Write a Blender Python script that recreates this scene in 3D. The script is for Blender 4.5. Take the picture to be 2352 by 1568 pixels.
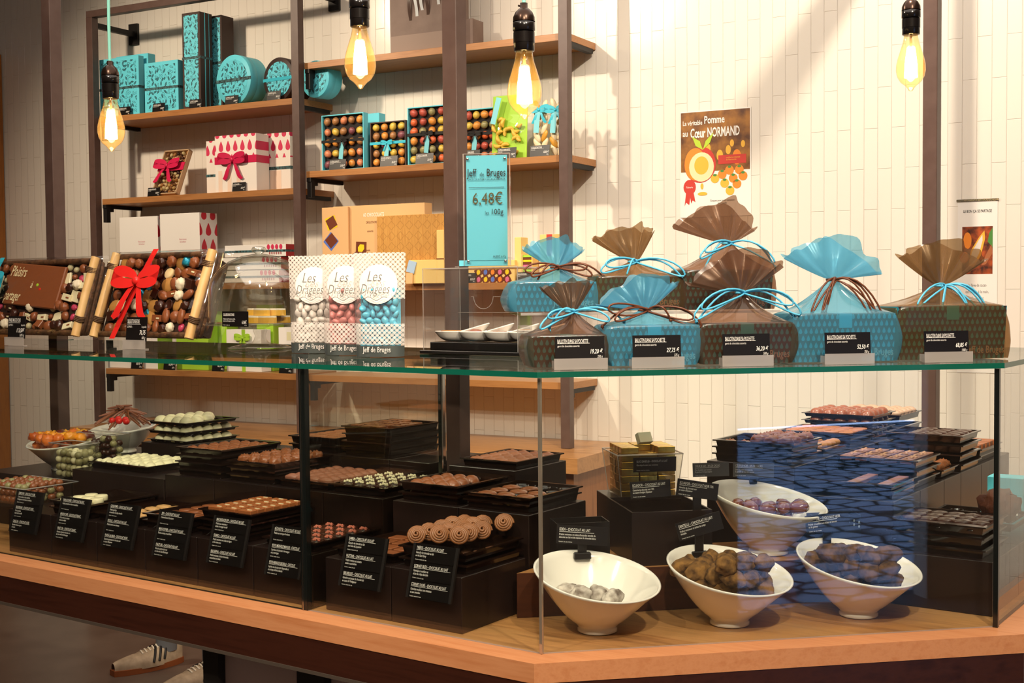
import bpy, bmesh, math, random
import numpy as np
from mathutils import Vector, Matrix, Euler, noise
R=random.Random(7)
D2=math.radians
S=bpy.context.scene
for o in list(bpy.data.objects): bpy.data.objects.remove(o)
# ------------------------------------------------------------ camera, world, lights, exposure
H=1.49; F=2936.0; PT,RL,AA,WA=[D2(a) for a in (2.284,-.484,55.11,61.08)]
cp,sp,cr,sr=math.cos(PT),math.sin(PT),math.cos(RL),math.sin(RL)
FW=Vector((0,cp,-sp)); UP0=Vector((0,sp,cp)); RT0=Vector((1,0,0))
RT=cr*RT0+sr*UP0; UP=-sr*RT0+cr*UP0
cam=bpy.data.cameras.new('camera'); camo=bpy.data.objects.new('camera',cam); S.collection.objects.link(camo)
cam.sensor_width=36; cam.lens=F/2352*36; cam.clip_start=.05
M=Matrix.Identity(4)
for i,a in enumerate((RT,UP,-FW)):
    for j in range(3): M[j][i]=a[j]
M.translation=(0,0,H); camo.matrix_world=M
S.camera=camo
S.view_settings.view_transform='Standard'; S.view_settings.look='None'; S.view_settings.gamma=1; S.view_settings.use_curve_mapping=False
S.view_settings.exposure=0.06
try:
    S.cycles.use_denoising=True; S.cycles.max_bounces=10; S.cycles.transparent_max_bounces=24; S.cycles.diffuse_bounces=3; S.cycles.glossy_bounces=4
    S.cycles.caustics_reflective=False; S.cycles.caustics_refractive=False; S.cycles.sample_clamp_indirect=4
except Exception: pass
W_=bpy.data.worlds.new('world'); S.world=W_; W_.use_nodes=True
W_.node_tree.nodes['Background'].inputs[0].default_value=(.40,.58,1,1); W_.node_tree.nodes['Background'].inputs[1].default_value=8.5
# directions: A = counter's long side (u) and depth (v); wall direction (w) and its inward normal (n)
U=Vector((math.sin(AA),-math.cos(AA),0)); V=Vector((math.cos(AA),math.sin(AA),0))
WW=Vector((math.sin(WA),-math.cos(WA),0)); NN=Vector((math.cos(WA),math.sin(WA),0))
HH=(U+V).normalized(); TT=(V-U).normalized()
C0=Vector((.045938,2.22669462,0))
FRM={'c':(C0,U,V),'w':(Vector((0,0,0)),WW,NN),'h':(C0,HH,TT),'g':(Vector((0,0,0)),Vector((1,0,0)),Vector((0,1,0)))}
def ray(x,y): return (x-1176)/F*RT-(y-784)/F*UP+FW
def atz(x,y,z): d=ray(x,y); return Vector((0,0,H))+d*((z-H)/d.z)
def LZ(fr,x,y,z):
    o,a,b=FRM[fr]; p=atz(x,y,z)-o; return p.dot(a),p.dot(b)
def LP(fr,x,y,d0):
    o,a,b=FRM[fr]; d=ray(x,y); e=Vector((0,0,H)); t=(d0-(e-o).dot(b))/d.dot(b); p=e+d*t-o; return p.dot(a),p.z
def FP(fr,x,y,z=0):
    o,a,b=FRM[fr]; q=o+a*x+b*y; return Vector((q.x,q.y,z))
def FA(fr): a=FRM[fr][1]; return math.atan2(a.y,a.x)
def lamp(kind,name,loc,tgt,power,col,size=.1,spot=60,blend=.5,sy=None):
    l=bpy.data.lights.new(name,kind); l.energy=power; l.color=col
    if kind=='AREA':
        l.size=size
        if sy: l.shape='RECTANGLE'; l.size_y=sy
    else: l.shadow_soft_size=size
    if kind=='SPOT': l.spot_size=D2(spot); l.spot_blend=blend
    o=bpy.data.objects.new(name,l); S.collection.objects.link(o); o.location=loc
    o.rotation_euler=(Vector(tgt)-Vector(loc)).to_track_quat('-Z','Y').to_euler(); return o
WARM=(1,.80,.58); WARM2=(1,.84,.645)
#LIGHTS>
lamp('SPOT','spot_right',FP('w',-3.2,2.4,3.3),FP('w',-1.3,4.8,1.7),205,WARM2,.05,100,.8)
lamp('SPOT','spot_far_right',FP('w',-.66,2.6,3.4),FP('w',-1.0,4.8,1.6),190,WARM2,.03,105,.7)
lamp('SPOT','spot_shelves',FP('w',-4.6,2.6,3.3),FP('w',-4.0,4.7,1.6),200,WARM,.08,90,.9)
lamp('SPOT','spot_counter',(.9,.5,3.4),(.5,2.7,1.2),225,WARM2,.06,60,.8)
lamp('SPOT','spot_counter_left',(-1.2,1.0,3.4),(-.9,3.1,1.2),215,WARM2,.06,65,.8)
lamp('SPOT','spot_front',(.1,-.3,3.4),(0,2.3,.9),270,WARM2,.06,55,.7)
lamp('AREA','ceiling_fill',(0,2.2,3.55),(0,2.2,0),105,(1,.87,.76),4,sy=4)
#<LIGHTS
# ------------------------------------------------------------ materials
def lin(c):
    if isinstance(c,str): c=tuple(int(c[i:i+2],16)/255 for i in (0,2,4))
    return tuple((x/12.92 if x<=.04045 else ((x+.055)/1.055)**2.4) for x in c)+(1,)
MATS={}
def mat(name,col='808080',rough=.5,metal=0,spec=.5,trans=0,ior=1.45,emis=None,es=0,coat=0,sss=0,alpha=1,sheen=0):
    if name in MATS: return MATS[name]
    m=bpy.data.materials.new(name); m.use_nodes=True; b=m.node_tree.nodes['Principled BSDF']
    b.inputs['Base Color'].default_value=lin(col); b.inputs['Roughness'].default_value=rough; b.inputs['Metallic'].default_value=metal
    b.inputs['Specular IOR Level'].default_value=spec; b.inputs['IOR'].default_value=ior; b.inputs['Transmission Weight'].default_value=trans
    b.inputs['Coat Weight'].default_value=coat; b.inputs['Alpha'].default_value=alpha
    if emis: b.inputs['Emission Color'].default_value=lin(emis); b.inputs['Emission Strength'].default_value=es
    m.diffuse_color=lin(col); MATS[name]=m; return m
class NB:
    "tiny node builder"
    def __init__(s,m): s.m=m; s.t=m.node_tree; s.b=s.t.nodes.get('Principled BSDF')
    def n(s,typ,**k):
        x=s.t.nodes.new(typ)
        for a,v in k.items():
            if a=='ins':
                for i,w in v.items(): s.put(x.inputs[i],w)
            else: setattr(x,a,v)
        return x
    def put(s,inp,w):
        if isinstance(w,bpy.types.NodeSocket): s.t.links.new(w,inp)
        elif isinstance(w,bpy.types.Node): s.t.links.new(w.outputs[0],inp)
        else: inp.default_value=w
    def ma(s,op,a,b=0,c=0):
        x=s.n('ShaderNodeMath',operation=op); s.put(x.inputs[0],a); s.put(x.inputs[1],b)
        if op in('MULTIPLY_ADD','COMPARE','SMOOTH_MIN'): s.put(x.inputs[2],c)
        return x.outputs[0]
    def obj(s):
        t=s.n('ShaderNodeTexCoord'); return t.outputs['Object']
    def sep(s,v): x=s.n('ShaderNodeSeparateXYZ'); s.put(x.inputs[0],v); return x.outputs
    def comb(s,a,b,c=0.0): x=s.n('ShaderNodeCombineXYZ'); s.put(x.inputs[0],a); s.put(x.inputs[1],b); s.put(x.inputs[2],c); return x.outputs[0]
    def mix(s,f,a,b):
        x=s.n('ShaderNodeMix',data_type='RGBA'); s.put(x.inputs[0],f); s.put(x.inputs[6],a); s.put(x.inputs[7],b); return x.outputs[2]
    def noise(s,vec,scale,det=3,rough=.5,out=0):
        x=s.n('ShaderNodeTexNoise'); s.put(x.inputs['Vector'],vec); x.inputs['Scale'].default_value=scale; x.inputs['Detail'].default_value=det; x.inputs['Roughness'].default_value=rough; return x.outputs[out]
    def ramp(s,f,stops):
        x=s.n('ShaderNodeValToRGB'); s.put(x.inputs[0],f); e=x.color_ramp.elements
        while len(e)<len(stops): e.new(.5)
        for q,(p,c) in zip(e,stops): q.position=p; q.color=c if len(c)==4 else lin(c)
        return x.outputs[0]
    def bump(s,h,st=.3,dist=.002):
        x=s.n('ShaderNodeBump'); s.put(x.inputs['Height'],h); x.inputs['Strength'].default_value=st; x.inputs['Distance'].default_value=dist
        s.t.links.new(x.outputs[0],s.b.inputs['Normal']); return x
    def col(s,c): s.put(s.b.inputs['Base Color'],c)
def noisy(name,c1,c2,scale,rough=.5,bump=0,bd=.002,bs=None,**k):
    if name in MATS: return MATS[name]
    m=mat(name,c1,rough,**k); b=NB(m); v=b.obj(); f=b.noise(v,scale,4); b.col(b.ramp(f,[(.35,c1),(.65,c2)]))
    if bump: b.bump(b.noise(v,bs or scale*2,4),bump,bd)
    return m
def glass(name,tint=(1,1,1),f0=.04,rough=0,op=0,opc=(1,1,1)):
    if name in MATS: return MATS[name]
    m=bpy.data.materials.new(name); m.use_nodes=True; t=m.node_tree; t.nodes.clear(); b=NB(m)
    lw=b.n('ShaderNodeLayerWeight'); lw.inputs[0].default_value=.5
    p=b.ma('POWER',lw.outputs['Facing'],5.0); fr=b.ma('MULTIPLY_ADD',p,1-f0,f0)
    tr=b.n('ShaderNodeBsdfTransparent'); tr.inputs[0].default_value=tuple(tint)+(1,)
    gl=b.n('ShaderNodeBsdfGlossy'); gl.inputs['Roughness'].default_value=rough
    base=tr.outputs[0]
    if op:
        df=b.n('ShaderNodeBsdfDiffuse'); df.inputs[0].default_value=tuple(opc)+(1,)
        tl=b.n('ShaderNodeBsdfTranslucent'); tl.inputs[0].default_value=tuple(opc)+(1,)
        a=b.n('ShaderNodeMixShader'); a.inputs[0].default_value=.4; t.links.new(df.outputs[0],a.inputs[1]); t.links.new(tl.outputs[0],a.inputs[2])
        c=b.n('ShaderNodeMixShader'); b.put(c.inputs[0],op); t.links.new(base,c.inputs[1]); t.links.new(a.outputs[0],c.inputs[2]); base=c.outputs[0]
    mx=b.n('ShaderNodeMixShader'); b.put(mx.inputs[0],fr); t.links.new(base,mx.inputs[1]); t.links.new(gl.outputs[0],mx.inputs[2])
    o=b.n('ShaderNodeOutputMaterial'); t.links.new(mx.outputs[0],o.inputs[0]); MATS[name]=m; return m
# ------------------------------------------------------------ mesh builder
class MB:
    def __init__(s): s.bm=bmesh.new(); s.mats=[]; s.xf=Matrix.Identity(4)
    def mi(s,m):
        if m is None: return 0
        if m not in s.mats: s.mats.append(m)
        return s.mats.index(m)
    def add(s,vs,fs,m=None,smooth=False):
        k=s.mi(m); v=[s.bm.verts.new(s.xf@Vector(p)) for p in vs]; out=[]
        for f in fs:
            try: q=s.bm.faces.new([v[i] for i in f]); q.material_index=k; q.smooth=smooth; out.append(q)
            except ValueError: pass
        return v,out
    def box(s,x0,x1,y0,y1,z0,z1,m=None,bev=0,seg=1):
        vs=[(x,y,z) for x in(x0,x1) for y in(y0,y1) for z in(z0,z1)]
        fs=[(0,1,3,2),(4,6,7,5),(0,4,5,1),(2,3,7,6),(0,2,6,4),(1,5,7,3)]
        v,f=s.add(vs,fs,m)
        if bev:
            e=list({e for q in f for e in q.edges})
            r=bmesh.ops.bevel(s.bm,geom=e,offset=bev,segments=seg,affect='EDGES',profile=.5)
            if seg>1:
                for q in r['faces']: q.smooth=True
        return s
    def prism(s,pts,z0,z1,m=None,mside=None):
        n=len(pts); vs=[(p[0],p[1],z0) for p in pts]+[(p[0],p[1],z1) for p in pts]
        s.add(vs,[tuple(range(n))[::-1],tuple(range(n,2*n))],m); s.add(vs,[(i,(i+1)%n,(i+1)%n+n,i+n) for i in range(n)],mside or m); return s
    def lathe(s,prof,m=None,seg=24,smooth=True,cx=0,cy=0,sx=1,sy=1,off=None,closed=False):
        vs=[];fs=[]
        n=len(prof)
        for i in range(seg):
            a=2*math.pi*i/seg
            for k,(r,z) in enumerate(prof):
                ox,oy=(off(k,a) if off else (0,0)) ; vs.append((cx+r*math.cos(a)*sx+ox,cy+r*math.sin(a)*sy+oy,z))
        for i in range(seg):
            j=(i+1)%seg
            for k in range(n-1): fs.append((i*n+k,j*n+k,j*n+k+1,i*n+k+1))
        v,f=s.add(vs,fs,m,smooth)
        bmesh.ops.remove_doubles(s.bm,verts=v,dist=1e-6); return s
    def tube(s,path,r,m=None,seg=8,caps=True,closed=False,smooth=True):
        P=[Vector(p) for p in path]; n=len(P); rr=r if isinstance(r,(list,tuple)) else [r]*n
        vs=[];fs=[];up=None
        for i in range(n):
            a=P[(i-1)%n] if (i>0 or closed) else P[i]; b=P[(i+1)%n] if (i<n-1 or closed) else P[i]
            t=(b-a).normalized()
            if up is None: up=Vector((0,0,1)) if abs(t.z)<.9 else Vector((1,0,0))
            x=t.cross(up)
            if x.length<1e-5: x=t.orthogonal()
            x.normalize(); y=x.cross(t).normalized(); up=y
            for k in range(seg):
                w=2*math.pi*k/seg; vs.append(P[i]+(x*math.cos(w)+y*math.sin(w))*rr[i])
        for i in range(n if closed else n-1):
            j=(i+1)%n
            for k in range(seg): l=(k+1)%seg; fs.append((i*seg+k,i*seg+l,j*seg+l,j*seg+k))
        s.add(vs,fs,m,smooth)
        if caps and not closed: s.add(vs[:seg],[tuple(range(seg))],m); s.add(vs[-seg:],[tuple(range(seg))[::-1]],m)
        return s
    def cyl(s,x,y,z0,z1,r,m=None,seg=20,r1=None,bev=0):
        r1=r if r1 is None else r1
        pr=[(0,z0),(max(r-bev,0),z0),(r,z0+bev),(r1,z1-bev),(max(r1-bev,0),z1),(0,z1)] if bev else [(0,z0),(r,z0),(r1,z1),(0,z1)]
        if bev: return s.lathe(pr,m,seg,True,x,y)
        s.lathe(pr[1:3],m,seg,True,x,y)
        for z,q,fl in((z0,r,True),(z1,r1,False)):
            vs=[(x+q*math.cos(2*math.pi*i/seg),y+q*math.sin(2*math.pi*i/seg),z) for i in range(seg)]; f=tuple(range(seg)); s.add(vs,[f[::-1] if fl else f],m)
        return s
    def ell(s,c,rad,m=None,sub=2,amp=0,fr=1,seed=0,fn=None,smooth=True):
        b=bmesh.new(); bmesh.ops.create_icosphere(b,subdivisions=sub,radius=1)
        vs=[]
        for v in b.verts:
            p=v.co.copy(); k=1+(amp*noise.noise(p*fr+Vector((seed*7.1,seed*3.3,seed))) if amp else 0)
            q=Vector((p.x*rad[0]*k,p.y*rad[1]*k,p.z*rad[2]*k))
            if fn: q=fn(q,p)
            vs.append(q+Vector(c))
        fs=[tuple(v.index for v in f.verts) for f in b.faces]; b.free(); s.add(vs,fs,m,smooth); return s
    def grid(s,fn,nu,nv,m=None,smooth=True,wrap=False):
        vs=[fn(i/nu,j/nv) for i in range(nu+(0 if wrap else 1)) for j in range(nv+1)]; fs=[]; q=nv+1; n=nu if wrap else nu+1
        for i in range(nu):
            a=i;b=(i+1)%n
            for j in range(nv): fs.append((a*q+j,b*q+j,b*q+j+1,a*q+j+1))
        return s.add(vs,fs,m,smooth)
    def poly(s,pts,m=None): s.add(pts,[tuple(range(len(pts)))],m); return s
    def text(s,t,x,z,size,m,sx=.62,al='LEFT',y=0,shear=0,th=0,ls=.95):
        me=textmesh(t,al,shear,ls,th)
        vs=[(x+v[0]*size*sx,y,z+v[1]*size) for v in me[0]]; s.add(vs,me[1],m); return s
    def mesh(s,name):
        me=bpy.data.meshes.new(name); 
        for m in s.mats: me.materials.append(m)
        s.bm.normal_update(); s.bm.to_mesh(me); s.bm.free(); return me
TX={}
def textmesh(t,al,shear,ls,th):
    k=(t,al,shear,ls,th)
    if k not in TX:
        c=bpy.data.curves.new('t','FONT'); c.body=t; c.size=1; c.align_x=al; c.shear=shear; c.space_line=ls; c.resolution_u=2; c.fill_mode='FRONT'; c.offset=th
        o=bpy.data.objects.new('t',c); S.collection.objects.link(o)
        dg=bpy.context.evaluated_depsgraph_get(); me=o.evaluated_get(dg).to_mesh()
        TX[k]=([tuple(v.co) for v in me.vertices],[tuple(p.vertices) for p in me.polygons]); o.evaluated_get(dg).to_mesh_clear()
        bpy.data.objects.remove(o); bpy.data.curves.remove(c)
    return TX[k]
def place(o,fr,x,y,z,rz=0,rx=0,ry=0):
    o.location=FP(fr,x,y,z); o.rotation_euler=(rx,ry,FA(fr)+rz); return o
def tag(o,label,cat,group=None,kind=None):
    if label: o['label']=label
    if cat: o['category']=cat
    if group: o['group']=group
    if kind: o['kind']=kind
    return o
def thing(name,label,cat,fr,x,y,z,rz=0,group=None,rx=0,ry=0):
    o=bpy.data.objects.new(name,None); S.collection.objects.link(o); o.empty_display_size=.02; place(o,fr,x,y,z,rz,rx,ry); return tag(o,label,cat,group)
def part(name,mb,par,label=None,loc=(0,0,0),rot=(0,0,0)):
    me=mb if isinstance(mb,bpy.types.Mesh) else mb.mesh(name)
    o=bpy.data.objects.new(name,me); S.collection.objects.link(o); o.parent=par; o.location=loc; o.rotation_euler=rot
    if label: o['label']=label
    return o
def solo(name,mb,label,cat,fr,x,y,z,rz=0,group=None,kind=None,rx=0,ry=0,sc=None):
    me=mb if isinstance(mb,bpy.types.Mesh) else mb.mesh(name)
    o=bpy.data.objects.new(name,me); S.collection.objects.link(o); place(o,fr,x,y,z,rz,rx,ry)
    if sc: o.scale=sc
    if cat and name.split('_')[-1] in ('post','beam','box','riser') and not kind: kind='thing'
    return tag(o,label,cat,group,kind)
def struct(name,mb,fr='g',x=0,y=0,z=0,rz=0): 
    return solo(name,mb,None,None,fr,x,y,z,rz,kind='structure')
def copyt(o,par=None):
    c=o.copy(); S.collection.objects.link(c)
    if par: c.parent=par
    for ch in list(o.children): copyt(ch,c)
    return c
def wood(name,c1,c2,sc=(1.2,14,14),rough=.4,dist=.6,spec=.5,plank=None,coat=0):
    m=mat(name,c1,rough,spec=spec,coat=coat); b=NB(m); v=b.obj(); mp=b.n('ShaderNodeMapping'); b.put(mp.inputs[0],v); mp.inputs['Scale'].default_value=sc
    f=b.noise(mp.outputs[0],1.6,6,.62); g=b.noise(mp.outputs[0],7,3); f=b.ma('ADD',b.ma('MULTIPLY',f,.75),b.ma('MULTIPLY',g,.25))
    c=b.ramp(f,[(.32,c2),(.5,c1),(.68,c2),(.8,c1)])
    if plank:
        s=b.sep(v); k=b.ma('FLOOR',b.ma('DIVIDE',s[plank[0]],plank[1])); w=b.n('ShaderNodeTexWhiteNoise',noise_dimensions='1D'); b.put(w.inputs['W'],k)
        c=b.mix(b.ma('MULTIPLY',w.outputs[0],.45),c,lin(plank[2]))
    b.col(c); return m
# ------------------------------------------------------------ setting materials
tile=mat('white_tile','eee5da',.17,spec=.5); b=NB(tile); s_=b.sep(b.obj())
br=b.n('ShaderNodeTexBrick',offset=.5,offset_frequency=2,squash=1); b.put(br.inputs['Vector'],b.comb(b.ma('ADD',s_[2],.021),b.ma('ADD',s_[0],.012)))
for k,v_ in {'Color1':(1,1,1,1),'Color2':(.96,.96,.96,1),'Mortar':(0,0,0,1),'Scale':1,'Mortar Size':.0016,'Mortar Smooth':.9,'Bias':0,'Brick Width':.3,'Row Height':.05}.items(): br.inputs[k].default_value=v_
b.col(b.mix(br.outputs['Fac'],lin('efe9de'),lin('e9e0d3'))); inv=b.ma('SUBTRACT',1,br.outputs['Fac']); b.bump(b.ma('ADD',inv,b.ma('MULTIPLY',b.noise(b.obj(),9,2),.15)),.6,.003)
steel=noisy('brown_steel','554039','5c4740',30,.42,spec=.5)
black=mat('black_plastic','120e0d',.35); blackm=mat('black_matt','151110',.55)
rwood=noisy('riser_black','1c1210','241815',8,.32,spec=.5)
darkpl=mat('tray_plastic','1d100b',.12,spec=.6,coat=.3)
shelfw=wood('shelf_wood','b07a48','9a6537',(2,22,40),.38)
deckw=wood('deck_wood','bb8650','6e4526',(1.3,13,13),.28,plank=(1,.11,'c79a66'))
deckh=wood('step_wood','b4804e','865a34',(1.3,9,9),.28)
edgew=wood('deck_edge_lit_wood','c98a5e','bb784c',(2,26,26),.33)  # lighter deck wood: the spotlights' brightness on the rim is put into its colour
fasc=wood('fascia_wood','3a1c12','2a120b',(1.2,12,22),.3)
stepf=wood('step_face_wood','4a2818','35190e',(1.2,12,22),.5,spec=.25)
green=mat('glass_edge_green','0b5a48',.08,spec=.8); 
b=NB(green); 
gdark=mat('glass_edge_dark','0c1c19',.1,spec=.8)
pane=glass('pane_glass',(.955,.97,.955),.05)
slabg=glass('slab_glass',(.90,.94,.91),.05)
partg=glass('partition_glass',(.93,.92,.86),.08,0,.0)
chrome=mat('chrome','c8c8c4',.12,metal=1)
acr=glass('acrylic',(.97,.97,.97),.05); acre=glass('acrylic_edge',(.9,.9,.9),.08,.05,.38,(.95,.88,.82))
floorm=noisy('floor_stone','5a4c44','64564d',6,.35,spec=.4)
ceil=mat('ceiling_paint','cfc6bb',.8); dwall=mat('plain_wall','a59a8c',.7)
white=mat('white_paper','f3efe8',.6); porc=mat('porcelain','f1ece2',.12,spec=.6,coat=.4)
tealp=mat('turquoise_paper','66d6ea',.5); brnp=mat('brown_paper','3f2b24',.55)
ink=mat('black_ink','15100e',.6); wink=mat('white_ink','f4f1ea',.6)
# ------------------------------------------------------------ room
def wallbox(name,x0,x1,y0,y1,z0,z1,m,fr='w'): mb=MB(); mb.box(x0,x1,y0,y1,z0,z1,m); return struct(name,mb,fr)
wallbox('wall_back',-10.5,5.2,4.83,4.95,0,3.6,tile)
wallbox('floor',-9,7,-.8,11,-.05,0,floorm,'g')
wallbox('ceiling',-9,7,-.8,11,3.6,3.7,ceil,'g')
wallbox('wall_left',-7.6,-7.5,-.8,11,0,3.6,dwall,'g')
wallbox('wall_right',6.5,6.6,-.8,6,0,3.6,dwall,'g')
# shop front behind the camera: open doorway onto the street
wallbox('wall_front',-7.5,2.15,-.8,-.7,0,3.6,dwall,'g'); wallbox('wall_front_right',3.18,6.6,-.8,-.7,0,3.6,dwall,'g'); wallbox('trim_1',2.15,3.18,-.8,-.7,2.25,3.6,dwall,'g')
fac=noisy('street_facade','5a5854','46443f',1.5,.8); wallbox('wall_street_opposite',-8,16,-8.2,-7.6,0,7,fac,'g')
cob=mat('cobbles','7d8794',.5,spec=.4); b=NB(cob); v_=b.obj(); vo=b.n('ShaderNodeTexVoronoi',feature='DISTANCE_TO_EDGE'); 
mp=b.n('ShaderNodeMapping'); b.put(mp.inputs[0],v_); mp.inputs['Scale'].default_value=(3.8,5.6,1); b.put(vo.inputs['Vector'],mp.outputs[0]); vo.inputs['Randomness'].default_value=.55; vo.inputs['Scale'].default_value=1
b.col(b.ramp(vo.outputs[0],[(.03,'1c2620'),(.12,'8a94a0'),(.6,'9ba5b2')])); 
wallbox('ground',-8,16,-7.6,-.8,-.12,-.02,cob,'g')
# ------------------------------------------------------------ counter
LW=.04
def at_c(name,mb): return mb
ct=thing('display_counter','long wooden shop counter with orange walnut deck and dark brown fascia, cut across its corner','counter','c',0,0,0)
OH=.055; k45=OH*math.tan(math.pi/8)
Lc=.8749/math.sqrt(2)
out=[(-3.6,-OH),(k45,-OH),(Lc+OH,Lc-k45),(Lc+OH,2.6)]
def offs(d): 
    k=d*math.tan(math.pi/8); return [(-3.6,-d),(k,-d),(Lc+d,Lc-k),(Lc+d,2.6)]
def ring(mb,a,c,z0,z1,m):
    for i in range(3): mb.prism([a[i],a[i+1],c[i+1],c[i]],z0,z1,m)
mb=MB(); ins=offs(-.008)
mb.prism(ins+[(-.0,2.6),(0,.66),(-3.6,.66)],.815,.849,deckw); part('deck',mb,ct,'walnut deck inside the glass')
mb=MB(); ring(mb,offs(OH),offs(-.0079),.815,.85,edgew); part('deck_edge',mb,ct,'orange lit wooden rim outside the glass')
mb=MB(); ring(mb,offs(OH-.001),offs(OH-.022),.752,.8149,fasc); part('fascia',mb,ct,'dark brown wooden fascia')
mb=MB(); ring(mb,offs(OH+.001),offs(OH-.02),.745,.7519,mat('trim_metal','6e6258',.3,metal=.6)); part('bottom_trim',mb,ct,'thin grey metal trim')
mb=MB(); mb.prism([(-3.6,-.02),(0,-.02),(.6,.58),(.6,2.6),(0,2.6),(0,.64),(-3.6,.64)],.78,.814,blackm); part('under_frame',mb,ct)
panm=mat('mauve_panel','c4b0ae',.4)
x0=LP('c',500,1520,.0)[0]
mb=MB(); ring(mb,[(x0,.02),(-.02,.02),(.56,.62),(.56,2.6)],[(x0,.06),(-.04,.06),(.52,.64),(.52,2.6)],.06,.779,panm); part('front_panel',mb,ct,'mauve grey lower front panel')
for a_,b_ in ((LP('c',468,1520,.0)[0],LP('c',502,1520,.0)[0]),(LP('c',683,1550,.0)[0],LP('c',746,1550,.0)[0]),(-.30,-.25)):
    mb=MB(); mb.box(a_,b_,-.002,.018,0,.779,blackm); part('leg',mb,ct)
# middle wooden step across the corner
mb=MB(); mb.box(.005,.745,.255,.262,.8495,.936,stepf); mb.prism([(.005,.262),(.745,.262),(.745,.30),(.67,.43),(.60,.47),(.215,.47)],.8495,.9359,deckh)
sp=thing('display_step','raised wooden step carrying the rear bowl and the gold box','step','h',0,0,0); part('step_body',mb,sp)
# black steel posts rising behind the counter
for nm,uu,vv,lb in (('post',-2.174,.585,'tall brown steel post at the far left behind the wrapped baskets'),('post',-.624,.585,'tall brown steel post left of the turquoise price sign'),('post',.084,1.98,'tall brown steel post on the right beside the small cocoa poster')):
    mb=MB(); mb.box(-.021,.021,-.021,.021,.0005,3.6-.85,steel,.0015); solo('steel_post',mb,lb,'post','c',uu,vv,.849)
mb=MB(); mb.box(-.025,.025,3.3,4.829,0,.05,steel); solo('ceiling_beam',mb,'brown steel beam running overhead to the tiled wall','beam','w',-.97,0,2.95)
# ------------------------------------------------------------ glass case
ZG=1.338
gcase=thing('glass_case','clear glass showcase with green edged top standing on the wooden counter','glass case','c',0,0,0)
def gpart(name,mb,lab,fr,x=0,y=0):
    o=part(name,mb,gcase,lab); dr=FA(fr)-FA('c'); q=FP(fr,x,y)-C0; o.location=(q.dot(U),q.dot(V),0); o.rotation_euler=(0,0,dr); return o
def panebox(name,fr,x0,x1,y0,y1,z0,z1,m,edge,lab,axis):
    mb=MB(); vs=[(x,y,z) for x in(x0,x1) for y in(y0,y1) for z in(z0,z1)]
    F6=[(0,1,3,2),(4,6,7,5),(0,4,5,1),(2,3,7,6),(0,2,6,4),(1,5,7,3)]
    big={'x':(0,1),'y':(2,3),'z':(4,5)}[axis]
    mb.add(vs,[F6[i] for i in big],m); mb.add(vs,[F6[i] for i in range(6) if i not in big],edge)
    return gpart(name,mb,None,fr)
g=.008
panebox('glass_pane','c',-3.55,-.576,0,g,.8505,ZG-.001,pane,gdark,'front glass pane of the counter left of the dark vertical joint','y')
panebox('glass_pane','c',-.564,-.002,0,g,.8505,ZG-.001,pane,acre,'front glass pane between the dark vertical joint and the near corner','y')
panebox('glass_pane','h',.004,.871,0.0,g,.8505,ZG-.001,pane,acre,'glass pane across the corner in front of the white bowls','y')
panebox('glass_pane','c',Lc-g,Lc,Lc+.006,1.24,.8505,ZG-.001,pane,gdark,'glass pane at the far right beyond the dark corner joint','x')
panebox('glass_partition','c',-.574,-.566,g+.002,.445,.8505,ZG-.001,partg,gdark,'glass divider standing across the counter behind the dark joint','x')
mb=MB(); mb.box(-.578,-.562,-.001,.012,.8505,ZG-.001,mat('joint_dark','101413',.15,spec=.7)); mb.box(-.5735,-.5715,-.003,-.001,.8505,ZG-.001,chrome); gpart('joint_strip',mb,'dark vertical joint strip','c')
mb=MB(); mb.box(-.577,-.563,.446,.46,.8505,ZG-.001,chrome,.002); gpart('edge_bar',mb,'bright metal edge bar','c')
mb=MB(); mb.box(-.002,.0035,-.001,.0045,.8505,ZG-.001,mat('corner_clear','b9ab98',.1,metal=.7)); gpart('corner_joint',mb,'thin bright corner joint','c')
mb=MB(); mb.box(-.006,.003,-.006,.004,.8505,ZG-.001,mat('joint_dark')); gpart('corner_joint',mb,'thick dark corner joint','c',Lc,Lc)
def slab(name,fr,pts,lab,z0=ZG,z1=ZG+.010,holes=()):
    mb=MB(); n=len(pts)
    mb.add([(p[0],p[1],z0) for p in pts],[tuple(range(n))[::-1]],slabg); mb.add([(p[0],p[1],z1) for p in pts],[tuple(range(n))],slabg)
    mb.add([(p[0],p[1],z0) for p in pts]+[(p[0],p[1],z1) for p in pts],[(i,(i+1)%n,(i+1)%n+n,i+n) for i in range(n)],green)
    return gpart(name,mb,lab,fr)
def offn(d): k=d*math.tan(math.pi/8); return [(k,-d),(Lc+d,Lc-k)]
# left slab goes around the two posts with notches
slab('glass_top','c',[(-3.6,-.012),(-.5715,-.012),(-.5715,.66),(-.598,.66),(-.598,.560),(-.650,.560),(-.650,.66),(-2.148,.66),(-2.148,.560),(-2.200,.560),(-2.200,.66),(-3.6,.66)],'green edged glass top carrying the wrapped baskets and sugared almond bags')
slab('glass_top','c',[(-.5695,-.012)]+offn(.012)+[(Lc+.012,1.25),(.17,1.25),(.17,.66),(-.5695,.66)],'green edged glass top carrying the gift boxes in organza pouches')
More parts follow.
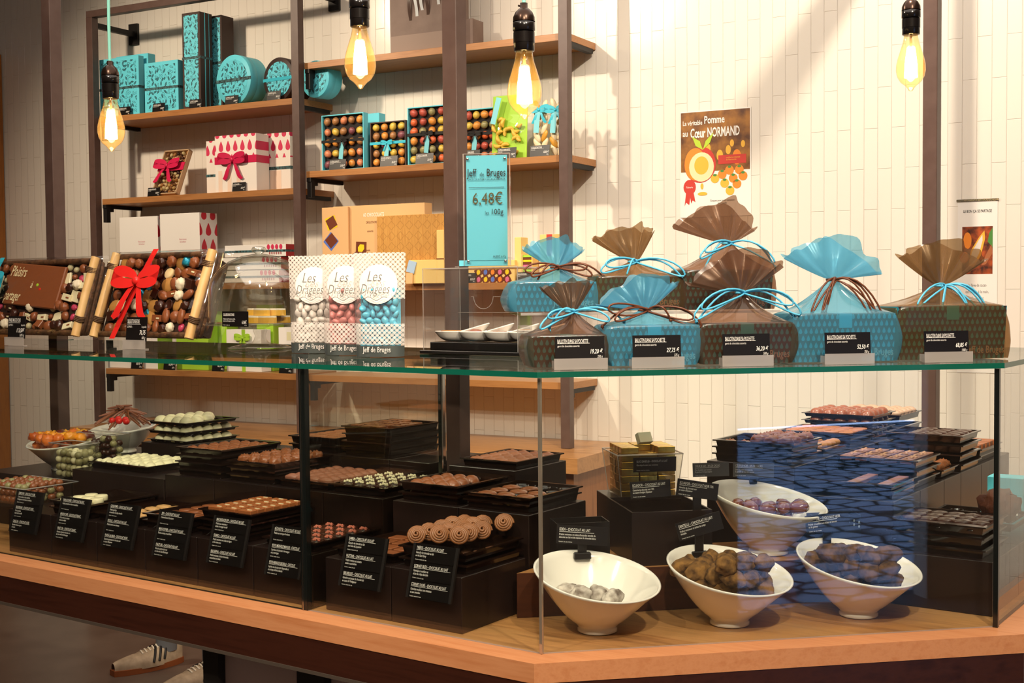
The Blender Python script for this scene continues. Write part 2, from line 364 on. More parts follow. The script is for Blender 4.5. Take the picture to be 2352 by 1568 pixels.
# ------------------------------------------------------------ wall shelving
un=thing('wall_shelf_frame','brown steel wall frame of three uprights carrying the wooden shelves','shelf frame','w',0,0,0)
UPW=[-4.848,-3.585,-2.262]; NS=4.56
for i,w_ in enumerate(UPW):
    mb=MB(); mb.box(w_-.02,w_+.02,NS-.035,NS+.005,.861,2.84 if i==0 else 3.55,steel,.001); part('upright',mb,un)
mb=MB(); mb.box(UPW[0]-.02,UPW[1]-.021,NS-.034,NS+.004,2.84,2.872,steel,.001); part('top_rail',mb,un)
for w_,z in ((UPW[0],2.83),(UPW[1],2.86)):
    mb=MB(); mb.box(w_-.012,w_+.012,NS+.006,4.828,z-.035,z-.01,blackm); mb.box(w_-.03,w_+.03,4.815,4.829,z-.075,z+.03,blackm); part('wall_bracket',mb,un)
SH={}
def shelf(key,x0,x1,zt,lab,n0=NS+.006,n1=4.828):
    t=thing('wall_shelf',lab,'shelf','w',(x0+x1)/2,n0,zt); L=(x1-x0)/2
    mb=MB(); mb.box(-L,L,0,n1-n0,-.028,0,shelfw,.001); part('board',mb,t)
    for sx in (-1,1):
        mb=MB(); q=sx*(L-.014); mb.box(q-.012,q+.012,.0,n1-n0-.02,-.046,-.0282,blackm); 
        mb.prism([],0,0) if 0 else None
        mb.box(q-.012,q+.012,.004,.028,-.115,-.046,blackm); mb.box(q-.012,q+.012,.028,.05,-.062,-.046,blackm); part('bracket',mb,t)
    SH[key]=zt; return t
shelf('L1',UPW[0]+.022,UPW[1]-.022,2.358,'upper left wooden shelf holding turquoise and brown patterned boxes')
shelf('L2',UPW[0]+.022,UPW[1]-.022,1.957,'left wooden shelf holding the pink bow box and the ribboned nut basket')
shelf('L3',UPW[0]+.022,UPW[1]-.022,1.535,'left wooden shelf holding white boxes with red teardrops')
shelf('L4',UPW[0]+.022,UPW[1]-.022,1.122,'lowest left wooden shelf holding green and white boxes')
shelf('R1',UPW[1]+.022,UPW[2]-.0,2.506,'uppermost right wooden shelf holding the brown paper bag',NS-.035+.04)
shelf('R2',UPW[1]+.022,UPW[2]-.0,2.027,'right wooden shelf holding boxes of fruit jellies')
shelf('R3',UPW[1]+.022,UPW[2]-.0,1.522,'right wooden shelf holding orange chocolate boxes')
shelf('R4',UPW[1]+.022,UPW[2]-.0,1.120,'lowest right wooden shelf, empty')
# back counter under the shelves
bc=thing('back_counter','wooden back counter with thick top standing under the wall shelves','cabinet','w',0,0,0)
mb=MB(); mb.box(-4.77,-2.09,4.28,4.828,.80,.86,deckh,.001); part('worktop',mb,bc)
mb=MB(); mb.box(-4.73,-2.13,4.33,4.828,.02,.7995,wood('cab_wood','9a6238','7c4a28',(8,8,1.2),.45)); part('cabinet_body',mb,bc)
mb=MB(); mb.box(-4.72,-2.14,4.352,4.80,.0,.0199,blackm); part('plinth',mb,bc)
# tall cabinet at the far left
tcw=wood('cab_wood_tall','a86a2e','8a5423',(8,8,1.2),.4)
tc=thing('tall_cabinet','tall wooden wall cabinet in a dark steel frame at the far left edge','cabinet','w',-5.80,4.28,0)
mb=MB(); mb.box(-.035,0,-.02,.02,0,2.86,steel,.001); mb.box(-1.0,-.036,-.02,.02,2.80,2.86,steel,.001); part('frame',mb,tc)
mb=MB(); mb.box(-.06,-.036,.021,.54,0,2.8,tcw); mb.box(-1.0,-.061,.52,.54,0,2.8,tcw)
for z in (.5,.95,1.35,1.83,2.3,2.77): mb.box(-1.0,-.061,0.021,.519,z,z+.025,tcw)
part('carcass',mb,tc)
for z,hh in ((1.856,.42),(1.376,.20)):
    mb=MB(); mb.box(-.16,0,0,.2,0,hh,tealp,.002); mb.box(-.161,.001,-.001,.201,hh*.4,hh*.4+.02,blackm); solo('gift_box',mb,'turquoise gift box with dark band in the tall cabinet at the left edge' if z>1.8 else 'low turquoise box in the tall cabinet at the left edge','box','w',-5.90,4.33,z,group=None)
# side table
tb=thing('side_table','plain wooden side table at the left behind the counter','table','w',-5.85,4.02,0)
tx,ty=LZ('w',85,975,.95)
mb=MB(); mb.box(-.9,.36,-.25,.20,.86,.92,deckh,.002); part('table_top',mb,tb)
for a_,b_ in ((-.86,-.22),(.3,-.22),(.3,.15),(-.86,.15)):
    mb=MB(); mb.box(a_,a_+.04,b_,b_+.04,0,.86,tcw); part('leg',mb,tb)
mb=MB(); mb.box(-.82,.3,-.20,.15,.70,.8595,tcw); part('apron',mb,tb)
# ------------------------------------------------------------ pendant bulbs
amber=glass('amber_glass',(1,.90,.68),.07,.0,.05,(1,.62,.2)); fil=mat('filament','ffdf9a',.5,emis='ffe0a8',es=45)
cord=mat('mint_cord','8fdccb',.6); sock=mat('bakelite','14100f',.18,spec=.6); brass=mat('bronze_cap','3a2a22',.25,metal=.8)
def bulb(lab,fr,x,y,ztip):
    t=thing('pendant_lamp',lab,'lamp',fr,x,y,ztip,group='bare filament pendants above the counter')
    z0=.0
    pr=[(0,0),(.004,.001),(.007,.006),(.012,.012),(.022,.020),(.029,.032),(.032,.046),(.0315,.058),(.028,.074),(.023,.090),(.0185,.104),(.016,.116),(.015,.126)]
    mb=MB(); mb.lathe(pr,amber,32); part('glass_bulb',mb,t)
    mb=MB(); n=9
    for i in range(n):
        a=2*math.pi*i/n; b_=2*math.pi*(i+.5)/n
        for q,rt,rb in ((a,.007,.0125),(b_,.007,.0125)):
            mb.tube([(rb*math.cos(q),rb*math.sin(q),.030),(rb*math.cos(q)*.92,rb*math.sin(q)*.92,.06),(rt*math.cos(q),rt*math.sin(q),.095)],.0021,fil,5)
    part('filament',mb,t)
    mb=MB(); mb.cyl(0,0,.098,.126,.003,mat('bulb_stem','d8b070',.3),10); part('stem',mb,t)
    mb=MB(); mb.cyl(0,0,.124,.158,.019,sock,28,bev=.001); mb.cyl(0,0,.160,.178,.0205,sock,28,bev=.002); mb.cyl(0,0,.1395,.1585,.0198,sock,28); part('socket',mb,t)
    mb=MB(); mb.lathe([(.0205,.178),(.020,.186),(.016,.195),(.010,.201),(.007,.203),(.007,.212),(0,.212)],brass,28); mb.tube([(-.006,0,.207),(-.012,0,.209)],.002,brass,6); part('socket_cap',mb,t)
    mb=MB(); L=3.598-ztip; mb.tube([(0,0,.2125),(-.001,0,.30),(.001,0,.45),(0,0,L-.02)],.0036,cord,8); mb.cyl(0,0,L-.02,L,.04,sock,20); part('cord',mb,t)
bulb('lit filament bulb on a mint cord, leftmost of the four pendants','c',-1.275,.10,1.826)
bulb('lit filament bulb hanging left of the central steel post','c',-.492,.10,1.897)
bulb('lit filament bulb hanging right of the central steel post, above the price sign','c',-.093,.10,1.803)
bulb('lit filament bulb hanging beside the right steel post','c',.33,1.005,1.925)
# ------------------------------------------------------------ posters
p1m=noisy('poster_cellar','5a3216','a8702c',16,.45); redm=mat('red_print','c93a2e',.5); orm=mat('orange_print','f08c2a',.5); lfm=mat('leaf_print','b5d335',.5); crm=mat('cream_print','f3dfae',.5); yelm=mat('yellow_print','f1b73c',.5); grn=mat('green_print','4c8a3c',.5)
po=thing('wall_poster','poster with a cut apple, small oranges and white French title taped to the tiles','poster','w',-1.745,4.829,1.985)
w2,h2=.147,.21
mb=MB(); mb.box(-w2,w2,-.0012,0,-h2,h2,white); part('sheet',mb,po)
mb=MB(); mb.poly([(-w2+.004,-.0015,-.03),(w2-.004,-.0015,-.03),(w2-.004,-.0015,h2-.004),(-w2+.004,-.0015,h2-.004)],p1m)
for cx,cz,r in ((.02,.03,.022),(.055,.05,.018),(.09,.02,.03),(-.03,.06,.02),(-.10,-.0,.03),(.07,.075,.014),(.115,.07,.014)): 
    mb.poly([(cx+r*.6*math.cos(a)*1.,-.0018,cz+r*math.sin(a)) for a in [2*math.pi*i/20 for i in range(20)]],yelm if r<.025 else orm)
part('cellar_picture',mb,po,'brown cellar picture with barrels')
mb=MB(); mb.text('La véritable',-.135,.155,.026,wink,.68,y=-.0022,th=.012); mb.text('Pomme',-.045,.158,.042,wink,.66,y=-.0022,th=.018); mb.text('au',-.135,.112,.034,wink,.7,y=-.0022,th=.018); mb.text('Cœur NORMAND',-.103,.105,.052,wink,.50,y=-.0022,th=.022); part('title',mb,po)
def disc(mb,cx,cz,rx,rz,m,y,n=24,f=None):
    mb.poly([(cx+rx*math.cos(a)*(f(a) if f else 1),y,cz+rz*math.sin(a)*(f(a) if f else 1)) for a in [2*math.pi*i/n for i in range(n)]],m)
ap=lambda a: 1-.10*math.exp(-((a-math.pi/2)/.25)**2)
mb=MB(); disc(mb,-.062,-.002,.066,.072,redm,-.0024,32,ap); disc(mb,-.082,.0,.045,.064,orm,-.0026,32); disc(mb,-.056,-.012,.052,.058,crm,-.0028); disc(mb,-.056,-.006,.03,.036,yelm,-.003); disc(mb,-.054,-.088,.006,.012,yelm,-.0028); disc(mb,-.052,-.118,.02,.007,yelm,-.0028)
for sx in (-1,1): mb.poly([(-.05,-.0031,.055),(-.05+sx*.03,-.0031,.072+.01*(sx>0)),(-.05+sx*.045,-.0031,.11+.012*(sx>0)),(-.05+sx*.012,-.0031,.09)],lfm)
part('apple_picture',mb,po)
mb=MB()
for cx,cz in ((-.0,-.06),(.03,-.045),(.06,-.03),(.10,-.03),(.115,-.055),(.075,-.062),(.04,-.08),(.09,-.085),(.062,-.11)): disc(mb,cx,cz,.018,.018,orm if (cx+cz)>-.02 else yelm,-.0024,16); disc(mb,cx,cz+.013,.008,.005,grn,-.0026,10)
part('orange_picture',mb,po)
mb=MB(); disc(mb,-.106,-.09,.026,.03,redm,-.0024,20); mb.poly([(-.12,-.0023,-.1),(-.10,-.0023,-.1),(-.108,-.0023,-.16),(-.122,-.0023,-.15),(-.128,-.0023,-.165)],redm); mb.poly([(-.108,-.0022,-.1),(-.092,-.0022,-.1),(-.082,-.0022,-.15),(-.094,-.0022,-.142),(-.1,-.0022,-.155)],redm); mb.text('Palmarès',-.106,-.094,.011,wink,.7,'CENTER',-.0027); part('seal_picture',mb,po)
mb=MB(); mb.box(.014,.128,-.0024,-.0014,-.005,.03,redm); mb.text('confiserie artisanale\nde Normandie',.046,.017,.009,yelm,.8,'LEFT',-.0027); part('red_badge',mb,po)
mb=MB(); mb.text('Craquez pour notre sensation\ngourmande',.03,-.15,.011,ink,.75,'CENTER',-.0022); part('caption',mb,po)
po=thing('wall_poster','small white poster with a cocoa pod picture right of the right steel post','poster','w',-.758,4.829,1.49)
mb=MB(); mb.box(-.068,.068,-.0012,0,-.31,.31,white); part('sheet',mb,po)
mb=MB(); mb.box(-.072,.072,-.004,-.0013,.305,.313,chrome); mb.text('LE BON ÇA SE PARTAGE',0,.265,.0145,ink,.62,'CENTER',-.0018,th=.01); part('title',mb,po)
mb=MB(); mb.poly([(-.052,-.0016,.045),(.052,-.0016,.045),(.052,-.0016,.215),(-.052,-.0016,.215)],noisy('pod_photo','b5501c','3a1a10',38,.5)); 
mb.poly([(-.03,-.0019,.075),(-.012,-.0019,.07),(.012,-.0019,.11),(.026,-.0019,.17),(.024,-.0019,.20),(.008,-.0019,.18),(-.022,-.0019,.13)],yelm); mb.poly([(-.026,-.0021,.085),(-.014,-.0021,.08),(.006,-.0021,.118),(.018,-.0021,.165),(.017,-.0021,.185),(.004,-.0021,.165),(-.018,-.0021,.125)],mat('pod_flesh','e6dcd2',.5))
disc(mb,-.034,.165,.014,.03,orm,-.0018); disc(mb,-.045,.105,.016,.02,orm,-.0018); mb.poly([(.052,-.0018,.21),(.052,-.0018,.14),(.035,-.0018,.16),(.04,-.0018,.19)],grn); mb.poly([(.048,-.0019,.15),(.052,-.0019,.12),(.03,-.0019,.08),(.015,-.0019,.075),(.03,-.0019,.115)],mat('hand_print','a8643c',.5)); part('pod_picture',mb,po)
mb=MB(); mb.text('La fève de cacao\nest cueillie à la main,\nelle devient\ndu cacao qui après\nplusieurs étapes de préparation\nse transformera en\nchocolat au lait ou en\nchocolat noir.',0,.0,.0155,mat('grey_ink','8a8580',.6),.62,'CENTER',-.0018,ls=1.5); part('text_block',mb,po)
# ------------------------------------------------------------ patterned materials
def pat(name,c1,c2,kind,s=.02,rough=.5,ax=(0,2),extra=None,**k):
    if name in MATS: return MATS[name]
    m=mat(name,c1,rough,**k); b=NB(m); v=b.sep(b.obj()); x=v[ax[0]]; y=v[ax[1]]
    if kind=='leaf':
        q=b.comb(b.ma('DIVIDE',x,s),b.ma('DIVIDE',y,s)); vo=b.n('ShaderNodeTexVoronoi',voronoi_dimensions='2D'); b.put(vo.inputs['Vector'],q); vo.inputs['Randomness'].default_value=.8; vo.inputs['Scale'].default_value=1
        d=b.n('ShaderNodeVectorMath',operation='SUBTRACT'); b.put(d.inputs[0],q); b.put(d.inputs[1],vo.outputs['Position'])
        w=b.n('ShaderNodeVectorRotate',rotation_type='Z_AXIS'); b.put(w.inputs['Vector'],d); c=b.sep(vo.outputs['Color']); b.put(w.inputs['Angle'],b.ma('MULTIPLY',c[0],6.28))
        e=b.sep(w.outputs[0]); f=b.ma('ADD',b.ma('POWER',b.ma('DIVIDE',b.ma('ABSOLUTE',e[0]),.22),1.6),b.ma('POWER',b.ma('DIVIDE',b.ma('ABSOLUTE',e[1]),.60),2.0))
        mk=b.ma('LESS_THAN',f,1.0); ve=b.ma('GREATER_THAN',b.ma('ABSOLUTE',e[0]),.025); hole=b.ma('GREATER_THAN',c[1],.35)
        ring_=b.ma('GREATER_THAN',f,.55); mk=b.ma('MULTIPLY',mk,b.ma('MAXIMUM',hole,ring_)); mk=b.ma('MULTIPLY',mk,ve)
        b.col(b.mix(mk,lin(c1),lin(c2)))
    elif kind=='drop':   # staggered teardrops
        sx,sy=s; row=b.ma('FLOOR',b.ma('DIVIDE',y,sy)); xx=b.ma('ADD',b.ma('DIVIDE',x,sx),b.ma('MULTIPLY',b.ma('MODULO',b.ma('ABSOLUTE',row),2),.5))
        fx=b.ma('SUBTRACT',b.ma('FRACT',xx),.5); fy=b.ma('SUBTRACT',b.ma('FRACT',b.ma('DIVIDE',y,sy)),.42)
        wd=b.ma('MULTIPLY_ADD',fy,-.42,.27); f=b.ma('ADD',b.ma('POWER',b.ma('DIVIDE',b.ma('ABSOLUTE',fx),b.ma('MAXIMUM',wd,.02)),2),b.ma('POWER',b.ma('DIVIDE',b.ma('ABSOLUTE',fy),.40),2))
        mk=b.ma('LESS_THAN',f,1.0)
        if extra: mk=b.ma('MULTIPLY',mk,b.ma('GREATER_THAN',y,extra))
        b.col(b.mix(mk,lin(c1),lin(c2)))
    elif kind=='lattice':
        p=b.ma('MULTIPLY',b.ma('ADD',x,y),1/s); q=b.ma('MULTIPLY',b.ma('SUBTRACT',x,y),1/s)
        f=b.ma('MINIMUM',b.ma('ABSOLUTE',b.ma('SUBTRACT',b.ma('FRACT',p),.5)),b.ma('ABSOLUTE',b.ma('SUBTRACT',b.ma('FRACT',q),.5)))
        b.col(b.mix(b.ma('LESS_THAN',f,.13),lin(c1),lin(c2)))
    return m
leafT=pat('cut_leaf_turquoise','62d2e6','16323a','leaf',.021); 
leafF=pat('cut_leaf_fine','66d2e4','1c2a2e','leaf',.018)
bandm=noisy('printed_band','1e1a1a','4a7a80',90,.5); tealr=mat('turquoise_ribbon','3bbcd4',.35)
pinkd=pat('pink_drops','f4ece2','d8355c','drop',(.043,.062),.5,extra=.155); redd=pat('red_drops','f6efe9','cf3040','drop',(.06,.075),.5,ax=(1,2))
peach=mat('peach_stripe','f3d9c4',.5); pinkr=mat('pink_satin','cf1f4f',.35,sheen=1); lime=mat('lime_paper','a8d83a',.5)
dark=mat('box_inside','1a1210',.6); clearf=glass('clear_film',(.97,.97,.97),.05)
tagi=[0]
def pricetag(fr,x,y,z,lab,w=.075,h=.042,lines=('',),price='',rz=0,tilt=.15,group=None,stand=None,big=.012):
    t=thing('price_tag',lab,'price tag',fr,x,y,z,rz,group)
    mb=MB(); mb.xf=Matrix.Rotation(-tilt,4,'X'); z0=.0
    if stand: z0=stand
    mb.box(-w/2,w/2,0,.0015,z0,z0+h,black); part('card',mb,t)
    mb=MB(); mb.xf=Matrix.Rotation(-tilt,4,'X')
    mb.text(lines[0],-w/2+.004,z0+h-.004-h*.19,h*.235,wink,min(.62,.66*w/(h*.235*max(1,len(lines[0]))*.60)),y=-.0006,th=.004)
    mb.box(-w/2+.004,w*.2,-.0007,-.0003,z0+h*.70,z0+h*.70+.0006,wink)
    if len(lines)>1: mb.text(lines[1],-w/2+.004,z0+h*.56,h*.125,wink,.7,y=-.0006)
    if price: 
        pp=price.split('|'); mb.text(pp[0],w/2-.004,z0+h*.28,h*.26,wink,.66,'RIGHT',-.0006,shear=.2,th=.015)
        if len(pp)>1: mb.text(pp[1],w/2-.004,z0+h*.10,h*.16,wink,.62,'RIGHT',-.0006,shear=.2)
    part('lettering',mb,t,'white lettering')
    if stand:
        mb=MB(); ac=acre; mb.box(-w/2-.004,w/2+.004,-.006,-.0045,.0,z0+.004,ac); mb.box(-w/2-.004,w/2+.004,-.0045,.006,0,.002,ac); mb.box(-w/2-.004,-w/2-.001,-.0045,.014,0.002,z0,ac); part('clear_holder',mb,t,'clear acrylic holder')
    else:
        mb=MB(); mb.box(-.006,.006,.002,.012,0,.003,black); part('foot',mb,t)
    return t
def gbox(name,lab,x0,x1,yt,key,n,dep,m_body,parts=(),rz=0,grp=None,yb=None,fr='w',cat='box',bev=.0015):
    z=SH[key]; a,_=LP(fr,x0,yb or 300,n); b_,_=LP(fr,x1,yb or 300,n); zt=LP(fr,(x0+x1)/2,yt,n)[1]; w=b_-a; h=zt-z
    t=thing(name,lab,cat,fr,(a+b_)/2,n,z+.0005,rz,grp)
    mb=MB(); mb.box(-w/2,w/2,0,dep,0,h,m_body,bev); part('box_body',mb,t)
    return t,w,h
def band(t,w,h,d,zc,m,th=.012,name='ribbon_band',lab=None):
    mb=MB(); e=.0012; mb.box(-w/2-e,w/2+e,-e,d+e,zc-th/2,zc+th/2,m); return part(name,mb,t,lab)
def bow(par,x,y,z,s,m,name='bow',tails=True,lab=None,rz=0):
    mb=MB()
    for sx in (-1,1):
        def f(a,b_,sx=sx):
            th=a*math.pi*2; rx=.5*s*(1-math.cos(th))*.95; zz=.30*s*math.sin(th)*(.4+.6*a*0+.6)
            wv=(b_-.5)*s*.38*(.35+.65*math.sin(th/2)**1)
            return (sx*rx+x, y-.10*s-.10*s*math.sin(th/2), z+zz*.55+wv+.12*s*math.sin(th/2))
        mb.grid(f,20,2,m)
        if tails:
            def g(a,b_,sx=sx):
                L=a*s*1.15; return (x+sx*(.08*s+L*.42)+(b_-.5)*s*.32*(.5+.5*a), y-.08*s-.05*s*math.sin(a*3), z-L*.95+(abs(b_-.5)*.18*s if a>.99 else 0))
            mb.grid(g,6,2,m)
    mb.ell((x,y-.13*s,z),(.13*s,.09*s,.12*s),m,2); return part(name,mb,par,lab)
# ---- shelf L1
t,w,h=gbox('gift_box','large turquoise box with cut-out leaf lid standing behind the leftmost pendant bulb',231,321,132,'L1',4.60,.036,tealp)
def leafpanel(t,w,h,m,brd=.016,y=-.0008): mb=MB(); mb.box(-w/2+brd,w/2-brd,y,.001,brd,h-brd,m); part('leaf_panel',mb,t,'cut-out leaf pattern')
leafpanel(t,w,h,leafT); band(t,w,h,.036,h*.48,bandm)
t,w,h=gbox('gift_box','plain turquoise box half hidden behind the large turquoise leaf box',270,343,126,'L1',4.655,.05,tealp); band(t,w,h,.05,h*.48,bandm)
t,w,h=gbox('gift_box','smaller turquoise leaf box left of the tall brown boxes',334,411,141,'L1',4.60,.04,tealp); leafpanel(t,w,h,leafT); band(t,w,h,.04,h*.48,bandm)
t,w,h=gbox('gift_box','tall brown box with turquoise leaf front, nearer of the pair',422,463,28,'L1',4.59,.085,brnp); leafpanel(t,w,h,leafF,.012); band(t,w,h,.085,h*.53,bandm)
mb=MB(); mb.box(w/2-.0002,w/2+.001,.03,.036,.002,h-.002,tealp); mb.box(w/2-.0002,w/2+.001,.06,.063,.002,h-.002,tealp); part('turquoise_edge',mb,t)
t,w,h=gbox('gift_box','tall slim brown box standing behind its twin beside the round boxes',476,513,36,'L1',4.69,.085,brnp); leafpanel(t,w,h,leafF,.010); band(t,w,h,.085,h*.5,bandm)
def rbox(lab,xc,yc,dpx,n,dep,rim,face,rz,grp=None):
    a,z=LP('w',xc,yc,n); r=dpx/2*n/ (F*.80); z=SH['L1']+r+.001
    t=thing('round_gift_box',lab,'box','w',a,n,z,rz)
    mb=MB(); mb.xf=Matrix.Rotation(math.pi/2,4,'X') 
    mb.cyl(0,0,-dep,0,r,rim,48,bev=.0015); part('box_body',mb,t)
    mb=MB(); mb.xf=Matrix.Rotation(math.pi/2,4,'X'); mb.cyl(0,0,-.045,.0005,r+.0018,rim if rim is tealp else mat('brown_lid','3a2a26',.5),48,bev=.001); part('lid',mb,t)
    mb=MB(); n_=48; mb.poly([(r*.82*math.cos(2*math.pi*i/n_),-.0012,r*.82*math.sin(2*math.pi*i/n_)) for i in range(n_)],face); part('leaf_panel',mb,t,'round cut-out leaf pattern')
    return t,r
t,r=rbox('large round turquoise box lying on its side with a dark band',536,170,117,4.60,.11,tealp,leafT,-.12)
mb=MB(); mb.box(-r-.003,r+.003,-.003,-.0015,-.006,.008,bandm); part('ribbon_band',mb,t)
t,r=rbox('round brown box with turquoise leaf face and ribbon, left of the middle upright',640,164,98,4.60,.13,mat('brown_lid','3a2a26',.5),leafT,-.12)
mb=MB(); mb.box(-r-.003,r+.003,-.003,-.0015,-.006,.008,tealr); part('ribbon_band',mb,t)
t,r=rbox('round turquoise box lying behind the middle upright at the right end of the top shelf',724,170,82,4.61,.09,tealp,leafT,-.1)
for px,lab in ((284,'at the foot of the large turquoise leaf box'),(363,'at the foot of the smaller turquoise leaf box'),(448,'at the foot of the tall slim brown box'),(531,'at the foot of the large round turquoise box'),(628,'at the foot of the round brown box')):
    a,_=LP('w',px,240,4.575); pricetag('w',a,4.575,2.3585,'black price tag '+lab,.078,.042,('COFFRET LAQUE','assortiment de chocolats'),'39,90 €|500 g')
# ---- shelf L2
def nutbasket():
    t=thing('nut_basket','tilted wooden tray of nuts and dried fruit under film with a pink bow','basket','w',LP('w',382,447,4.60)[0],4.60,1.9575,rx=-.42)
    w=.16; h=.24; fr_=mat('pale_wood','d8b48a',.5)
    mb=MB()
    for b_ in ((-w/2,-w/2+.006,0,h),(w/2-.006,w/2,0,h)): mb.box(b_[0],b_[1],-.022,.004,b_[2],b_[3],fr_)
    mb.box(-w/2,w/2,-.022,.004,0,.006,fr_); mb.box(-w/2,w/2,-.022,.004,h-.006,h,fr_); mb.box(-w/2,w/2,.001,.004,0,h,fr_); part('tray',mb,t)
    cols=[mat('nut_'+c,c,.5) for c in ('8a5a30','c8a060','5a3018','b0763a','e0c890','3c2014')]
    base={}
    for c in cols:
        for k in range(2): mb=MB(); mb.ell((0,0,0),(.010,.007,.0085 if k else .012),c,2,.25,2,k+len(base)); base[(c,k)]=mb.mesh('nut')
    for i in range(7):
        for j in range(11):
            m=base[(R.choice(cols),R.randint(0,1))]; x=-w/2+.018+i*.0205+R.uniform(-.003,.003); z=.016+j*.0208+R.uniform(-.003,.003)
            part('nut',m,t,None,(x,-.006+R.uniform(-.002,.002),z),(R.uniform(0,3),R.uniform(0,3),0))
    mb=MB(); mb.box(-w/2-.002,w/2+.002,-.026,-.0235,h*.52,h*.52+.042,pinkr); part('ribbon_band',mb,t,'wide pink satin ribbon')
    bow(t,-.022,-.026,h*.62,.085,pinkr,lab='pink satin bow')
    mb=MB(); mb.box(-w/2-.001,w/2+.001,-.0232,-.0228,0,h,clearf); part('clear_film',mb,t)
nutbasket()
t,w,h=gbox('gift_box','white box with pink teardrops and a big pink satin bow',495,590,309,'L2',4.585,.09,pinkd,yb=440)
band(t,w,h,.09,h*.56,pinkr,.034); bow(t,-.01,-.002,h*.56,.085,pinkr,lab='pink satin bow')
mb=MB()
for i in range(3): mb.box(-w/2+.02+i*.055,-w/2+.043+i*.055,-.0006,.001,.001,h*.38,peach)
part('peach_stripes',mb,t)
t,w,h=gbox('gift_box','white box with pink teardrops peeking out left of the pink bow box',475,545,322,'L2',4.685,.06,pinkd,yb=440); band(t,w,h,.06,h*.36,bandm,.012)
t,w,h=gbox('gift_box','white teardrop box with black band right of the pink bow box',590,668,306,'L2',4.682,.06,pinkd,yb=430); band(t,w,h,.06,h*.40,bandm,.014)
mb=MB(); mb.box(-.02,.045,-.001,.001,.001,h*.36,peach); part('peach_stripes',mb,t)
for px,lab,tt in ((352,'in front of the tilted nut basket','PANIER MENDIANTS'),(548,'in front of the pink bow box','LES DRAGÉES')):
    a,_=LP('w',px,440,4.572); pricetag('w',a,4.572,1.9575,'black price tag '+lab,.078,.042,(tt,'assortiment'),'32,50 €|450 g')
# ---- shelf L3
def figprint(t,w,h):
    mb=MB(); pk=mat('pink_sketch','e3a0a8',.6)
    for i in range(14):
        x=R.uniform(-.02,.045); z=R.uniform(.02,.085); r=R.uniform(.003,.008); disc(mb,x,z,r,r*1.3,pk,-.0006,10)
    mb.tube([(.02,-.0008,.02),(.025,-.0008,.06),(.02,-.0008,.09)],.0016,redm,4); disc(mb,-.035,.115,.008,.012,pk,-.0006); mb.text('Petits instants\nde bonheur',.02,h*.62,.012,pk,.7,'CENTER',-.0006); part('front_print',mb,t,'faint pink drawing')
t,w,h=gbox('gift_box','white box with faint pink drawing, left of the matching pair behind the red ribbon basket',275,363,498,'L3',4.585,.07,white,yb=560); figprint(t,w,h)
mb=MB(); mb.box(w/2,w/2+.0008,.0,.07,0,h,redd); part('drop_side',mb,t,'side with red teardrops')
t,w,h=gbox('gift_box','white box with faint pink drawing and red teardrops on its side, right of the pair',368,459,490,'L3',4.575,.12,white,yb=560); figprint(t,w,h)
mb=MB(); mb.box(w/2,w/2+.0008,.0,.12,0,h,redd); part('drop_side',mb,t,'side with red teardrops')
redb=mat('red_paper','c8252d',.5)
for i,(x0,x1,z0,h,lb) in enumerate(((516,657,1.655,.055,'topmost'),(504,645,1.597,.055,'second from the top'),(498,640,1.537,.055,'lowest'))):
    a,_=LP('w',x0,560,4.60); b_,_=LP('w',x1,560,4.60); w=b_-a
    t=thing('flat_gift_box','flat white and red box, %s in the stack of three'%lb,'box','w',(a+b_)/2,4.60,z0,group='flat white and red boxes')
    mb=MB(); mb.box(-w/2,w/2-.001,0,.14,0,h,white,.001); part('box_body',mb,t); mb=MB(); mb.box(w/2-.001,w/2+.001,0,.14,0,h,redb); part('red_end',mb,t,'red end face')
    mb=MB(); mb.box(-w/2-.001,w/2+.0015,-.0012,.141,h*.38,h*.38+.010,bandm); part('ribbon_band',mb,t)
    mb=MB()
    for k in range(4): disc(mb,w/2-.03-.024*k,h*.80,.009,.012,mat('pink_print','d8355c',.5),-.0014,14)
    for k in range(6): disc(mb,w/2-.06-.013*k+.03,h*.28,.004,.006,mat('mauve_print','b46a6a',.5),-.0016,10)
    part('teardrop_print',mb,t)
# ---- shelf L4
for nm,lab,x0,x1,yt,n,d,m1,sp in (('gift_box','low white box at the left end of the lowest shelf',247,300,800,4.60,.1,white,0),('gift_box','white box with a lime side behind the glass top, second on the lowest shelf',330,362,770,4.60,.1,white,1),('gift_box','wide lime green box on the lowest shelf below the ribboned basket',405,478,735,4.62,.07,lime,0),('gift_box','white box tied with a lime bow seen through the glass dome',520,600,757,4.60,.07,white,2),('gift_box','tall lime green box seen through the glass dome',590,628,700,4.68,.08,lime,0),('gift_box','tall lime green box left of the glass dome',482,522,715,4.70,.08,lime,0),('gift_bag','small white bag right of the dome stem',640,688,752,4.60,.06,white,0)):
    t,w,h=gbox(nm,lab,x0,x1,yt,'L4',n,d,m1,yb=800,cat='bag' if nm=='gift_bag' else 'box')
    if sp==1: mb=MB(); mb.box(w/2,w/2+.001,0,d,0,h,lime); part('lime_side',mb,t,'lime side')
    if sp==2: band(t,w,h,d,h*.30,lime,.012); mb=MB(); mb.box(-.01,.01,-.0016,0,0,h,lime); part('vertical_ribbon',mb,t); bow(t,0,-.002,h*.8,.05,lime,lab='lime bow')
    if nm=='gift_bag': mb=MB(); mb.text('Les petits\nplaisirs',0,h*.5,.012,mat('grey_ink','8a8580',.6),.7,'CENTER',-.001,shear=.2); mb.box(-.012,.012,-.0008,.001,h*.72,h*.9,mat('pale_yellow','e6e2b8',.5)); part('front_print',mb,t)
